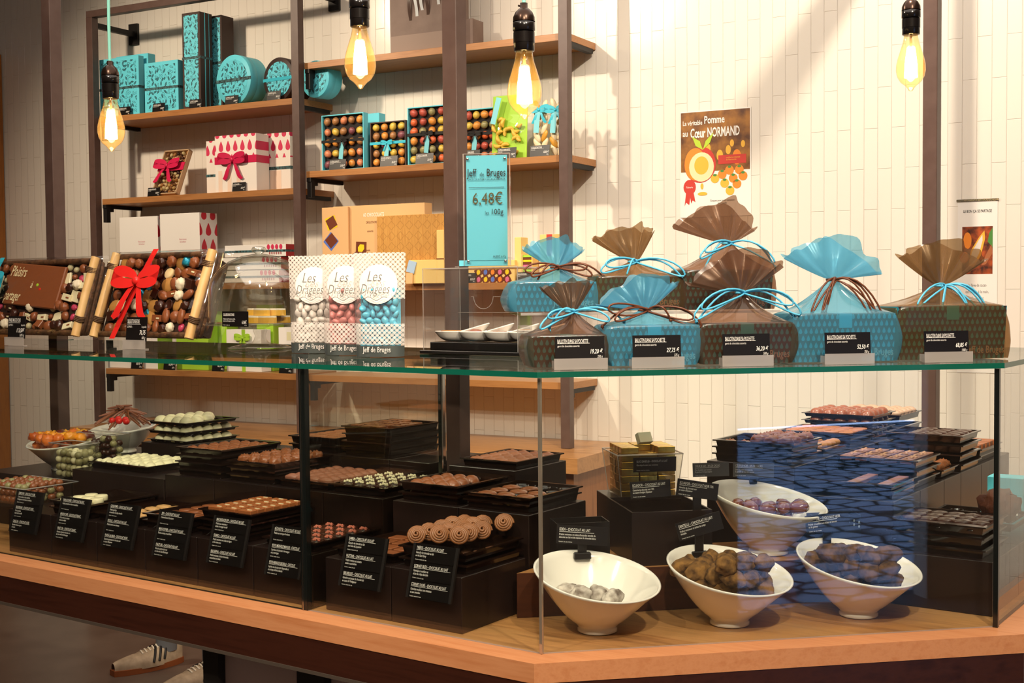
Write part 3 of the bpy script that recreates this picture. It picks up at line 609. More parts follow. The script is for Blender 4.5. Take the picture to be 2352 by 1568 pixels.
for px,lab in ((313,'below the left wrapped basket gap'),(388,'in front of the lime boxes'),(500,'left of the dome stem'),(655,'in front of the small white bag')):
    a,_=LP('w',px,830,4.575); pricetag('w',a,4.575,1.1225,'black tag on the lowest left shelf, '+lab,.075,.075,('BOÎTE','garnie'),'18,90 €|200 g')
# ---- shelf R1 bag
def bag():
    z=SH['R1']; a,_=LP('w',897,120,4.60); b_,_=LP('w',1052,100,4.60); w=b_-a; km=noisy('kraft_brown','7a665c','6e5a50',12,.55)
    t=thing('paper_bag','large brown paper carrier bag with ribbons on the uppermost shelf','bag','w',(a+b_)/2,4.60,z+.0005)
    mb=MB(); mb.box(-w/2,w/2,0,.09,0,.36,km,.001); part('bag_body',mb,t); mb=MB(); mb.box(-w/2+.001,w/2-.001,-.001,0,.001,.075,mat('kraft_light','8e7a6e',.6)); mb.box(-w/2-.002,-w/2,0,.09,0,.36,white); part('bottom_fold',mb,t)
    wr=mat('pale_ribbon','cfd3d3',.35); dr=mat('brown_ribbon','4a3830',.3)
    mb=MB()
    for x,s_,m,L in ((-.06,1,wr,.2),(-.045,-.7,dr,.22),(-.01,1.2,dr,.2),(.02,-.9,wr,.17),(.06,.6,wr,.15)):
        mb.grid(lambda u_,v_: (x+s_*.03*math.sin(u_*2.6)+(v_-.5)*.014,-.006-.01*math.sin(u_*5),.30-L*u_),12,1,m)
    part('hanging_ribbons',mb,t)
    t=thing('paper_bag','narrow brown paper bag half hidden behind the central steel post','bag','w',b_+.028,4.64,z+.0005); mb=MB(); mb.box(-.02,.02,0,.09,0,.12,km,.001); part('bag_body',mb,t)
bag()
# ---- shelf R2 fruit boxes
fcol=[mat('fruit_'+c,c,.38,coat=.2) for c in ('e89a44','e2c050','c05848','8a5058','9c9462','ea7040','e08c62','b07c4c')]
FRM_={}
def fruitmesh(i,k):
    if (i,k) not in FRM_: mb=MB(); mb.ell((0,0,0),(.0172,.012,.0168+.003*k),fcol[i],2,.12,1.5,i+k); FRM_[(i,k)]=mb.mesh('fruit')
    return FRM_[(i,k)]
def fruitbox(lab,x0,x1,yt,n,nx,nz,rim,pal,ribm,tagx=.0,rz=0):
    z=SH['R2']; a,_=LP('w',x0,380,n); b_,_=LP('w',x1,380,n); w=b_-a; h=LP('w',(x0+x1)/2,yt,n)[1]-z; d=.035
    t=thing('fruit_jelly_box',lab,'box','w',(a+b_)/2,n,z+.001,rz)
    mb=MB(); e=.004
    mb.box(-w/2,-w/2+e,0,d,0,h,rim); mb.box(w/2-e,w/2,0,d,0,h,rim); mb.box(-w/2+e,w/2-e,0,d,0,e,rim); mb.box(-w/2+e,w/2-e,0,d,h-e,h,rim); part('box_frame',mb,t)
    mb=MB(); mb.box(-w/2+e,w/2-e,.018,d,e,h-e,dark); part('box_inside',mb,t)
    for i in range(nx):
        for j in range(nz):
            part('fruit_jelly',fruitmesh(R.choice(pal),R.randint(0,1)),t,None,(-w/2+e+(i+.5)*(w-2*e)/nx+R.uniform(-.0015,.0015),.010,e+(j+.5)*(h-2*e)/nz),(0,R.uniform(0,3),0))
    mb=MB(); mb.box(-w/2+e,w/2-e,.0006,.001,e,h-e,clearf); part('clear_film',mb,t)
    mb=MB(); mb.box(-w/2-.001,w/2+.001,-.002,-.0006,h*.50,h*.50+.012,ribm); part('ribbon_band',mb,t)
    mb=MB(); mb.xf=Matrix.Translation((tagx,-.004,h*.5))@Matrix.Rotation(.12,4,'Y'); mb.box(-.011,.011,0,.001,-.075,-.002,mat('pale_turquoise','7fd0dc',.5)); part('hang_label',mb,t,'pale turquoise hanging label')
    bow(t,tagx,-.004,h*.52,.032,ribm)
blk=mat('black_ribbon','15110f',.35)
fruitbox('turquoise rimmed box of sugared fruit jellies, leftmost on its shelf',740,836,262,4.60,5,5,tealp,[0,1,3,7,6],blk)
t,w,h=gbox('gift_box','turquoise box half hidden behind the leftmost fruit jelly box',800,872,262,'R2',4.70,.05,tealp,yb=380)
fruitbox('small transparent box of sugared fruit jellies tied with a turquoise bow',851,932,279,4.60,4,5,mat('brown_rim','4a3630',.5),[0,3,1,7,0],tealr)
fruitbox('turquoise rimmed box of bright marzipan fruits partly behind the central post',937,1046,243,4.60,5,6,tealp,[0,1,2,4,5,1],blk,-.015)
fruitbox('turquoise rimmed box of marzipan fruits right of the central post',1046,1141,250,4.64,5,5,tealp,[0,1,2,4,5,6],blk,.0)
def marz():
    z=SH['R2']; a,_=LP('w',1126,358,4.60); b_,_=LP('w',1206,358,4.60); w=b_-a; h=.265
    t=thing('sweet_bag','lime green backed bag of yellow banana marzipans behind the pendant bulb','bag','w',(a+b_)/2,4.60,z+.001,rx=-.06)
    mb=MB(); mb.box(-w/2,w/2,.012,.016,.0,h,lime,.001); part('lime_backing',mb,t)
    bn=mat('marzipan_banana','e8bd48',.4); mb0=MB(); mb0.tube([(-.018,0,0),(-.01,0,-.006),(0,0,-.008),(.01,0,-.006),(.018,0,0)],[.003,.008,.009,.008,.003],bn,10); me=mb0.mesh('marzipan_banana'); 
    for i in range(22): part('marzipan_banana',me,t,None,(R.uniform(-w/2+.02,w/2-.02),R.uniform(-.002,.004),.015+.15*(i/22.)+R.uniform(-.01,.01)),(R.uniform(-.5,.5),R.uniform(0,3),R.uniform(-.3,.3)))
    mb=MB(); mb.grid(lambda u_,v_:(-w/2+w*u_,-.018*math.sin(math.pi*u_)**.5*math.sin(math.pi*min(1,v_*1.2+.1))-.0,h*v_),10,8,clearf); part('clear_film',mb,t)
    mb=MB(); mb.xf=Matrix.Translation((-.045,-.02,h*.8))@Matrix.Rotation(.25,4,'Y'); mb.box(-.012,.012,0,.001,-.07,.04,mat('pale_turquoise','7fd0dc',.5)); part('hang_label',mb,t,'pale turquoise label')
marz()
def calbag(lab,x0,x1,yt,n):
    z=SH['R2']; a,_=LP('w',x0,350,n); b_,_=LP('w',x1,350,n); w=b_-a; h=LP('w',(x0+x1)/2,yt,n)[1]-z
    t=thing('sweet_bag',lab,'bag','w',(a+b_)/2,n,z+.001)
    cm=mat('calisson_cream','f4e2ba',.35); c2=mat('calisson_gold','e0a23c',.4)
    b0=MB(); b0.ell((0,0,0),(.013,.006,.028),cm,2); m0=b0.mesh('calisson'); b0=MB(); b0.ell((0,0,0),(.013,.006,.028),c2,2); m1=b0.mesh('calisson')
    for i in range(7):
        for k in (-1,1): part('calisson',m0 if R.random()>.3 else m1,t,None,(k*w*.22,R.uniform(-.002,.002),.025+i*.030),(0,k*.5+R.uniform(-.2,.2),R.uniform(-.3,.3)))
    mb=MB(); mb.grid(lambda u_,v_:(-w/2+w*u_,-.012*math.sin(math.pi*u_)**.5,h*v_),8,4,clearf); mb.grid(lambda u_,v_:(-w/2+w*u_,.012*math.sin(math.pi*u_)**.5,h*v_),8,4,clearf); part('clear_film',mb,t)
    bow(t,0,-.012,h*.62,.05,tealr,lab='turquoise bow'); mb=MB(); mb.xf=Matrix.Translation((-.005,-.018,h*.6))@Matrix.Rotation(.1,4,'Y'); mb.box(-.012,.012,0,.001,-.085,0,mat('pale_turquoise','7fd0dc',.5)); part('hang_label',mb,t,'pale turquoise label')
calbag('bag of almond shaped sweets with turquoise bow right of the pendant bulb',1224,1262,188,4.62); calbag('bag of almond shaped sweets with turquoise bow against the right upright',1262,1300,190,4.60)
for px,lab,tt,pr in ((774,'below the leftmost fruit jelly box','25 PÂTES DE FRUITS','29,20 €|300 g'),(892,'below the small jelly box with turquoise bow','16 PÂTES DE FRUITS','20,20 €|200 g'),(974,'below the marzipan box left of the central post','25 PÂTES D\'AMANDES','20,90 €|300 g'),(1080,'just right of the central post above the price sign','PÂTES D\'AMANDES','28,50 €|300 g'),(1163,'below the lime green marzipan bag','PÂTES D\'AMANDES','9,20 €|150 g'),(1239,'below the bags with turquoise bows','12 CALISSONS D\'AIX','13,50 €|150 g')):
    a,_=LP('w',px,370,4.572); pricetag('w',a,4.572,2.0275,'black price tag '+lab,.088,.045,(tt,'fruits confits'),pr)
# ---- shelf R3
pe=mat('peach_card','e3b57e',.5); bam=mat('bamboo_card','c8944a',.5); b=NB(bam); v_=b.sep(b.obj())
ar=b.ma('ABSOLUTE',b.ma('SUBTRACT',b.ma('FRACT',b.ma('MULTIPLY',v_[0],22)),.5)); bz=b.ma('ABSOLUTE',b.ma('SUBTRACT',b.ma('FRACT',b.ma('MULTIPLY',v_[2],22)),.5)); gr=b.ma('LESS_THAN',b.ma('ABSOLUTE',b.ma('SUBTRACT',b.ma('ADD',ar,bz),.42)),.05)
b.col(b.mix(b.ma('MULTIPLY',gr,.5),b.ramp(b.noise(b.comb(b.ma('MULTIPLY',v_[0],300),b.ma('MULTIPLY',v_[2],12)),1,2),[(.35,'d09c50'),(.65,'bd8640')]),lin('9c6c30')))
ylw=mat('pale_yellow_card','f2cf80',.5); chp=mat('choc_print','6e3219',.5); yp=mat('yellow_print2','f0cf1e',.5); bp=mat('blue_print','5a78c8',.5); pp_=mat('pink_print2','dc6f96',.5)
def sq(mb,cx,cz,s,rot,m,y,inner=None,shape=None):
    c_,s_=math.cos(rot),math.sin(rot); P=[(-1,-1),(1,-1),(1,1),(-1,1)]
    mb.poly([(cx+s*(c_*a-s_*b_),y,cz+s*(s_*a+c_*b_)) for a,b_ in P],m)
    if inner: 
        P=[(-.55,-.55),(.2,-.6),(.6,-.1),(.55,.55),(-.2,.6),(-.6,.1)]; mb.poly([(cx+s*(c_*a-s_*b_),y-.0003,cz+s*(s_*a+c_*b_)) for a,b_ in P],inner)
t,w,h=gbox('chocolate_box','peach coloured box with chocolate pictures at the left end of its shelf',740,800,476,'R3',4.585,.013,pe,yb=560)
mb=MB(); sq(mb,-.02,h*.80,.028,.3,yp,-.0006); sq(mb,-.018,h*.80,.024,.5,chp,-.0009); sq(mb,-.022,h*.56,.03,.8,bp,-.0006); sq(mb,-.02,h*.57,.025,.7,chp,-.0009); part('chocolate_print',mb,t)
t,w,h=gbox('chocolate_box','wide peach box lettered 60 CHOCOLATS behind the bamboo patterned boxes',766,976,470,'R3',4.60,.06,pe,yb=560)
mb=MB(); x=-w/2+.045; sq(mb,x,h*.84,.033,.2,yp,-.0006); sq(mb,x-.002,h*.83,.027,.45,chp,-.0009); sq(mb,x-.005,h*.62,.034,.8,bp,-.0006); sq(mb,x-.003,h*.63,.027,.6,chp,-.0009); sq(mb,x+.065,h*.3,.03,.5,chp,-.0006,pp_); sq(mb,x+.105,h*.46,.028,-.05,chp,-.0006,yp)
mb.text('60 CHOCOLATS',-w*.16,h*.855,.023,mat('pale_ink','fbeedb',.6),.66,'LEFT',-.0008,th=.02); mb.text('DÉGUSTATION',-w*.13,h*.77,.014,chp,.7,'LEFT',-.0008); mb.text('assortis',-w*.12,h*.66,.014,chp,.75,'LEFT',-.0008,shear=.2); mb.text("l'année\nde chocolat\nen 12 mois",-.055,h*.42,.013,chp,.65,'CENTER',-.0008,shear=.2)
part('front_print',mb,t,'chocolate squares and lettering')
t,w,h=gbox('chocolate_box','bamboo patterned box, rear one of the two left of the central post',866,1000,495,'R3',4.575,.02,bam,yb=560)
t,w,h=gbox('chocolate_box','bamboo patterned box, front one of the two left of the central post',881,1022,493,'R3',4.567,.0075,bam,yb=560)
def gb3(lab,x0,x1,yt,n,d,m): return gbox('chocolate_box',lab,x0,x1,yt,'R3',n,d,m,yb=600)
gb3('low pale yellow box in front of the bamboo patterned boxes',938,1003,597,4.54,.024,ylw); t,w,h=gb3('narrow pale yellow box standing left of the central post',1003,1019,528,4.54,.024,ylw)
mb=MB(); mb.box(-w/2-.001,w/2+.001,-.0008,.001,h*.45,h*.45+.004,chp); part('brown_line',mb,t)
t,w,h=gb3('pale yellow box printed with coloured chocolate squares behind the acrylic case',1075,1182,598,4.58,.06,ylw)
mb=MB()
for i in range(5): 
    for j in range(2): sq(mb,-w/2+.05+i*.034,.014+j*.03,.016,.5,chp,-.0006,[pp_,yp,bp,orm][(i+j)%4])
part('chocolate_print',mb,t)
t,w,h=gb3('narrow pale yellow box beside the open display box',1182,1197,545,4.60,.06,ylw)
t=thing('open_display_box','open pale box holding a stack of coloured chocolate squares right of the price sign','box','w',LP('w',1210,560,4.60)[0],4.60,1.5225)
mb=MB(); mb.box(-.025,-.021,0,.06,0,.115,ylw); mb.box(.021,.025,0,.06,0,.115,ylw); mb.box(-.021,.021,.056,.06,0,.115,ylw); mb.box(-.021,.021,0,.056,0,.004,ylw); part('box_body',mb,t)
for i in range(11): mb=MB(); mb.box(-.02,.02,.004,.054,.005+i*.0098,.005+i*.0098+.0085,[pp_,chp,yp,chp,lime,chp][i%6]); part('chocolate_square',mb,t)
t,w,h=gb3('pale box with red print seen above the blue pouch',1240,1292,538,4.62,.06,ylw); mb=MB(); mb.box(-.02,.005,-.0008,.001,h*.55,h,redm); part('red_print',mb,t)
t=thing('small_card','pale blue card leaning beside the sugared almond bags','card','w',LP('w',944,600,4.545)[0],4.532,1.5645,rx=-.1); 
mb=MB(); mb.xf=Matrix.Rotation(.25,4,'Y'); mb.box(-.02,.02,0,.004,.005,.055,mat('pale_blue_card','a9c4de',.5)); part('card_sheet',mb,t); mb=MB(); mb.box(-.016,.016,.0,.006,-.042,.003,pe); part('card_foot',mb,t)
for px,lab in ((942,'below the pale blue card'),(1064,'right of the central post on the orange box shelf'),(1192,'behind the blue pouch on the orange box shelf')):
    a,_=LP('w',px,630,4.53); pricetag('w',a,4.569 if px>1000 else 4.53+.003*0,1.5225 if px>1000 else 1.5225,'black price tag '+lab,.07,.042,('DÉGUSTATION','chocolats'),'20,20 €|200 g') if px>1000 else None
# ------------------------------------------------------------ chocolate shapes
chm=mat('milk_chocolate','8a4f2e',.32,spec=.5,coat=.2); chd=mat('dark_chocolate','3a1c12',.28,coat=.3); chw=mat('white_chocolate','efe6bd',.35,coat=.15)
chr_=mat('rose_milk','9c6450',.35); coco=noisy('cocoa_dust','38240f','6f4d2a',70,.9,.5,.001,220); snow=noisy('sugar_dust','ddd4c8','6e6055',48,.9,.6,.001,200); chg=noisy('gold_foil','c99a35','f0c860',40,.25,.6,.001,90,metal=.85)
CM={}
def cm(kind,m):
    k=(kind,m.name)
    if k in CM: return CM[k]
    mb=MB()
    if kind=='dome': mb.lathe([(0,.016),(.006,.0152),(.011,.0125),(.0145,.008),(.0162,.003),(.0165,0),(0,0)],m,20)
    elif kind=='disc': mb.cyl(0,0,0,.007,.0175,m,24,bev=.001)
    elif kind=='coin': mb.cyl(0,0,0,.016,.016,m,22,bev=.0015); mb.cyl(0,0,.016,.0163,.012,m,22)
    elif kind=='square': mb.box(-.0125,.0125,-.0125,.0125,0,.014,m,.0012)
    elif kind=='plate': mb.box(-.019,.019,-.016,.016,0,.007,m,.0012)
    elif kind=='bar': mb.box(-.019,.019,-.0095,.0095,0,.013,m,.001); mb.box(.001,.013,-.002,.002,.013,.0142,chw if m is not chw else chm)
    elif kind=='longbar': mb.box(-.012,.012,-.04,.04,0,.009,m,.0012)
    elif kind=='log':
        mb.ell((0,0,.008),(.021,.0125,.0095),m,3,fn=lambda q,p:Vector((q.x,q.y,max(q.z,-.008)+.0008*math.sin(p.x*22))))
    elif kind=='shell':
        mb.ell((0,0,.0),(.019,.016,.012),m,3,fn=lambda q,p:Vector((q.x*(1-.12*p.y),q.y,max(0,q.z)*(1+.09*math.cos(14*math.atan2(p.x,p.y+1.3))))))
    elif kind=='rocher': mb.ell((0,0,.010),(.0155,.0145,.0125),m,3,.35,5,3,fn=lambda q,p:Vector((q.x,q.y,max(q.z,-.010))))
    elif kind=='wave': mb.ell((0,0,.005),(.026,.017,.007),m,3,.25,2.2,5,fn=lambda q,p:Vector((q.x,q.y,max(-.005,q.z)+.004*math.sin(p.x*5)*(p.z>-.2))))
    elif kind=='medal':
        mb.ell((0,0,.004),(.021,.017,.006),m,3,.18,4,9,fn=lambda q,p:Vector((q.x,q.y,max(-.004,q.z))))
    elif kind=='cup':
        mb.lathe([(0,0),(.012,0),(.0165,.013),(.0145,.0135),(.0125,.009),(0,.0085)],m,18)
    elif kind=='almond': mb.ell((0,0,0),(.0125,.009,.0075),m,2,fn=lambda q,p:Vector((q.x,q.y*(1-.22*p.x),q.z)))
    elif kind=='nut': mb.ell((0,0,0),(.0105,.0098,.0095),m,2,.08,2,2)
    elif kind=='truffle': mb.ell((0,0,0),(.023,.0165,.0155),m,3,.28,1.6,4)
    elif kind=='truffle2': mb.ell((0,0,0),(.020,.017,.0165),m,3,.34,1.9,11)
    elif kind=='stick': mb.tube([(-.04,0,0),(-.02,.001,.0015),(0,-.001,.002),(.02,.001,.001),(.04,0,0)],[.0022,.0034,.0032,.0034,.0022],m,8)
    elif kind=='block': mb.box(-.021,.021,-.012,.012,0,.0145,m,.0008)
    elif kind=='spiral':
        mb.cyl(0,0,0,.012,.018,m,24,bev=.002)
    CM[k]=mb.mesh('chocolate_'+kind.rstrip('2')); return CM[k]
def cplace(parent,kind,m,loc,rot=(0,0,0),name=None,sc=1):
    o=part(name or 'chocolate_'+kind.rstrip('2'),cm(kind,m),parent,None,loc,rot); o.scale=(sc,)*3; return o
# ------------------------------------------------------------ organza gift pouches
orgb=glass('organza_brown',(.50,.36,.27),.05,.25,.34,(.27,.15,.09)); orgl=glass('organza_blue',(.40,.74,.88),.05,.25,.42,(.20,.62,.88)); orgo=glass('organza_bronze',(.52,.38,.24),.05,.25,.34,(.33,.21,.10))
boxd=pat('ballotin_drops','2c2220','2b8fa0','drop',(.0105,.0135),.45); tealb=mat('ballotin_teal','1f9db0',.4); BODY={'organza_brown':glass('organza_body_brown',(.66,.50,.40),.05,.22,.20,(.30,.17,.10)),'organza_blue':glass('organza_body_blue',(.48,.80,.92),.05,.22,.30,(.22,.66,.90)),'organza_bronze':glass('organza_body_bronze',(.66,.50,.34),.05,.22,.20,(.36,.23,.11))}
cblue=mat('cord_blue','5cc0e6',.3); cbrn=mat('cord_brown','6a3a22',.4); inkg=mat('grey_print','a89c92',.5)
def cordloop(mb,c,ex,ez,ey,m,r=.0019,n=18):
    P=[]
    for i in range(n+1):
        a=math.pi*2*i/n; rx=(1-math.cos(a))*.5; P.append((c[0]+ex*rx,c[1]+ey*math.sin(a/2)-.004,c[2]+ez*1.3*rx*rx+.17*abs(ex)*math.sin(a)*(.5+.5*rx)))
    mb.tube(P,r,m,7)
def tail(mb,c,ex,ez,m,r=.0019,ey=-.03):
    P=[(c[0]+ex*t,c[1]+ey*math.sin(t*2.2)*.9-.004,c[2]+ez*t*t+.012*math.sin(t*3)) for t in [i/9 for i in range(10)]]
    mb.tube(P,r,m,7); q=P[-1]; mb.ell(q,(r*2,r*2,r*2.3),m,1); mb.tube([q,(q[0]+.003,q[1],q[2]-.009)],r*.8,m,5)
def ballotin(lab,xL,xR,yb,yt,nk,rl,rr,ytop,org,cm_,t0,z0,dep,loops,seed,teal=.0):
    a,zb=LP('h',xL,yb,t0); b_,_=LP('h',xR,yb,t0); zt=LP('h',(xL+xR)/2,yt,t0)[1]; w=b_-a; h=zt-z0; tn=t0+dep*.5
    xn,zn=LP('h',nk[0],nk[1],tn); xl,zl=LP('h',rl[0],rl[1],tn); xr,zr=LP('h',rr[0],rr[1],tn); ztp=LP('h',(rl[0]+rr[0])/2,ytop,tn)[1]; cx=(a+b_)/2
    t=thing('gift_pouch',lab,'gift pouch','h',cx,t0,z0+.0008,group='chocolate gift boxes in organza pouches')
    xn-=cx;xl-=cx;xr-=cx;zn-=z0;zl-=z0;zr-=z0;ztp-=z0; rq=random.Random(seed)
    mb=MB(); e=.004
    vs=[(-w/2+e,.004,.001),(w/2-e,.004,.001),(w/2-e,dep-.002,.001),(-w/2+e,dep-.002,.001),(-w/2,0,h),(w/2,0,h),(w/2,dep,h),(-w/2,dep,h)]
    mb.add(vs,[(0,1,5,4),(2,3,7,6)],boxd); mb.add(vs,[(1,2,6,5),(3,0,4,7)],tealb); mb.add(vs,[(4,5,6,7),(3,2,1,0)],mat('ballotin_lid','3a2c28',.45))
    bx=part('ballotin_box',mb,t,'dark box with turquoise drops')
    mb=MB(); mb.box(-.013,.013,-.0009,.001,h-.026,h+.0008,tealb); mb.box(-.013,.013,-.0009,dep*.7,h+.0002,h+.0012,tealb); part('turquoise_seal',mb,bx)
    mb=MB(); mb.text('Jeff de Bruges',w/2-.006,.012,.020,inkg,.72,'RIGHT',-.0014,th=.012); part('lettering',mb,bx,'grey lettering')
    # pouch body: rings from the base up to the neck
    ks=26; nn=72
    def body(u_,v_):
        an=2*math.pi*u_; c,s=math.cos(an),math.sin(an); hb=h/zn
        f=min(1,max(0,(v_-hb)/(1-hb))); p=.22+.78*min(1,f*1.3)
        ex=abs(c)**p*(1 if c>0 else -1); ey=abs(s)**p*(1 if s>0 else -1)
        W0=w/2+.004+.004*math.sin(v_*5+seed); D0=dep/2+.006
        g=(1-f)**1.15 if f>0 else 1; sw=.010*math.sin(math.pi*min(1,v_/max(hb,.01)))
        wx=W0*g+.008*(1-g)+(sw if f==0 else 0); dy=D0*g+.008*(1-g)
        pl=1+(.06*math.sin(an*11+seed)+.05*math.sin(an*17+seed*2))*min(1,f*1.5)+ .045*noise.noise(Vector((c*4,s*4,v_*9+seed)))*min(1,.25+f*2)
        return (xn*f+wx*ex*pl, dep*.5+dy*ey*pl, .001+zn*(v_ if f==0 else hb+(1-hb)*(f**1.25)) )
    mb=MB(); mb.grid(body,nn,ks,BODY[org.name],wrap=True); part('pouch_body',mb,t,'see-through organza')
    def fan(u_,v_):
        an=2*math.pi*u_; c,s=math.cos(an),math.sin(an); side=max(0,c),max(0,-c)
        ext=side[0]*(xr-xn)+side[1]*(xl-xn); ze=side[0]**1.5*(zr-zn)+side[1]**1.5*(zl-zn)+(1-abs(c)**1.5)*(ztp-zn)*(1 if s<0 else .93)
        q=v_**.85; pl=math.sin(an*9+seed)*.5+math.sin(an*14+seed*1.7)*.35
        x=xn+ext*q*(1+.03*pl*v_)+.006*c*(1-v_); y=dep*.5+(.032*s+.012*pl*(1 if s>0 else -1))*q*(.4+.6*v_)+.006*s*(1-v_)
        return (x,y,zn+ze*v_+.006*pl*v_*v_+ .003*noise.noise(Vector((c*2,s*2,seed))))
    mb=MB(); mb.grid(fan,90,9,org,wrap=True); part('pouch_ruffle',mb,t,'flared organza top')
    mb=MB(); c=(xn,dep*.5-.010,zn); mb.tube([(xn+.0105*math.cos(i*math.pi/6),dep*.5+.0105*math.sin(i*math.pi/6),zn) for i in range(12)],.0026,cm_,7,closed=True)
    mb.ell(c,(.006,.005,.006),cm_,2)
    for kx,kz,ty in loops:
        if ty=='l': cordloop(mb,c,kx,kz,-.035,cm_)
        else: tail(mb,c,kx,kz,cm_)
    part('cord_bow',mb,t,'brown cord bow' if cm_ is cbrn else 'blue cord bow')
    return t
ZS=1.3485
zr_=LP('h',1278,717,.235)[1]
L=lambda s_:[(-.072*s_,-.012,'l'),(-.060*s_,-.022,'l'),(.062*s_,-.020,'l'),(.050*s_,-.010,'l'),(-.045*s_,-.045,'t'),(.075*s_,-.035,'t')]
bk=.085
ballotin('small blue pouch with brown cord, leftmost on the raised clear stand',1184,1370,717,648,(1278,615),(1199,572),(1340,578),543,orgl,cbrn,.235,zr_,bk,[(-.072,-.004,'l'),(-.06,-.012,'l'),(.06,-.012,'l'),(.05,.0,'l'),(-.05,-.035,'t'),(.085,-.02,'t')],1)
ballotin('brown pouch with blue cord on the raised stand behind the short-boxed blue pouch',1373,1566,717,634,(1456,602),(1359,550),(1500,534),517,orgo,cblue,.235,zr_,bk,[(-.08,-.014,'l'),(-.07,-.004,'l'),(.09,-.02,'l'),(-.03,-.045,'t'),(.11,-.065,'t')],2)
ballotin('tallest brown pouch with blue cord at the back, below the cut apple poster',1572,1776,717,620,(1672,560),(1543,523),(1734,530),457,orgb,cblue,.235,zr_,bk,[(-.075,-.022,'l'),(-.065,-.012,'l'),(.08,-.03,'l'),(-.07,-.07,'t'),(.085,-.05,'t')],3)
bf=.095
ballotin('smallest brown pouch with blue cord, priced 19.20 in the front row',1224,1394,843,772,(1313,716),(1240,664),(1362,652),643,orgb,cblue,.08,ZS,bf,[(-.07,-.022,'l'),(-.055,-.006,'l'),(.06,-.012,'l'),(-.05,-.03,'t'),(.09,-.02,'t')],4)
ballotin('blue pouch with brown cord, priced 27.75, between two brown pouches',1402,1604,840,749,(1480,713),(1370,703),(1557,655),627,orgl,cbrn,.08,ZS,bf,[(-.082,.004,'l'),(-.07,-.012,'l'),(.095,-.022,'l'),(.08,-.01,'l'),(-.09,-.03,'t'),(.04,-.02,'t')],5)
ballotin('wide brown pouch with blue cord, priced 36.20, third in the front row',1612,1820,838,744,(1702,673),(1580,656),(1800,614),568,orgb,cblue,.08,ZS,bf,[(-.11,-.035,'l'),(-.095,-.02,'l'),(.10,-.03,'l'),(.085,-.015,'l'),(-.10,-.055,'t'),(.11,-.085,'t')],6)
ballotin('large blue pouch with brown cord, priced 52.50',1824,2058,834,722,(1912,643),(1799,592),(2026,630),538,orgl,cbrn,.085,ZS,bf+.01,[(-.065,-.05,'l'),(-.045,-.055,'l'),(.08,-.055,'l'),(.07,-.075,'l'),(-.03,-.065,'t'),(.095,-.13,'t')],7)
ballotin('large bronze brown pouch with blue cord at the right end, priced 68.85',2062,2312,826,704,(2160,657),(2062,592),(2263,600),550,orgo,cblue,.10,ZS,bf+.015,[(-.075,-.03,'l'),(-.025,-.045,'l'),(.03,-.03,'l'),(.085,-.06,'t'),(.105,-.10,'t'),(.075,-.05,'l')],8)
for px,y0,pr,lab in ((1333,829,'19,20 €|250 g','priced 19.20 in front of the smallest brown pouch'),(1510,829,'27,75 €|375 g','priced 27.75 in front of the small blue pouch'),(1716,826,'36,20 €|500 g','priced 36.20 in front of the wide brown pouch'),(1949,822,'52,50 €|750 g','priced 52.50 in front of the large blue pouch'),(2176,816,'68,85 €|1000 g','priced 68.85 at the right end of the glass top')):
    a,_=LP('h',px,y0,.035); pricetag('h',a,.035,ZS,'black price card '+lab,.090,.043,('BALLOTIN DANS SA POCHETTE','garni de chocolats assortis'),pr,stand=.016,tilt=.08)
# clear raised stand under the rear pouches
a,_=LP('h',1195,717,.22); b_,_=LP('h',1790,717,.22)
rs=thing('acrylic_riser','clear acrylic raised stand carrying the three rear pouches','stand','h',(a+b_)/2,.215,ZS); w=b_-a; hz=zr_-ZS
mb=MB(); mb.box(-w/2,w/2,0,.125,hz-.005,hz-.0002,acr); part('top_sheet',mb,rs); mb=MB(); mb.box(-w/2,w/2,-.0008,0,hz-.005,hz,acre); part('bright_edge',mb,rs)
for sx in (-1,1): mb=MB(); mb.box(sx*(w/2-.02)-.002,sx*(w/2-.02)+.002,0,.125,.0005,hz-.0052,acr); part('side_sheet',mb,rs)
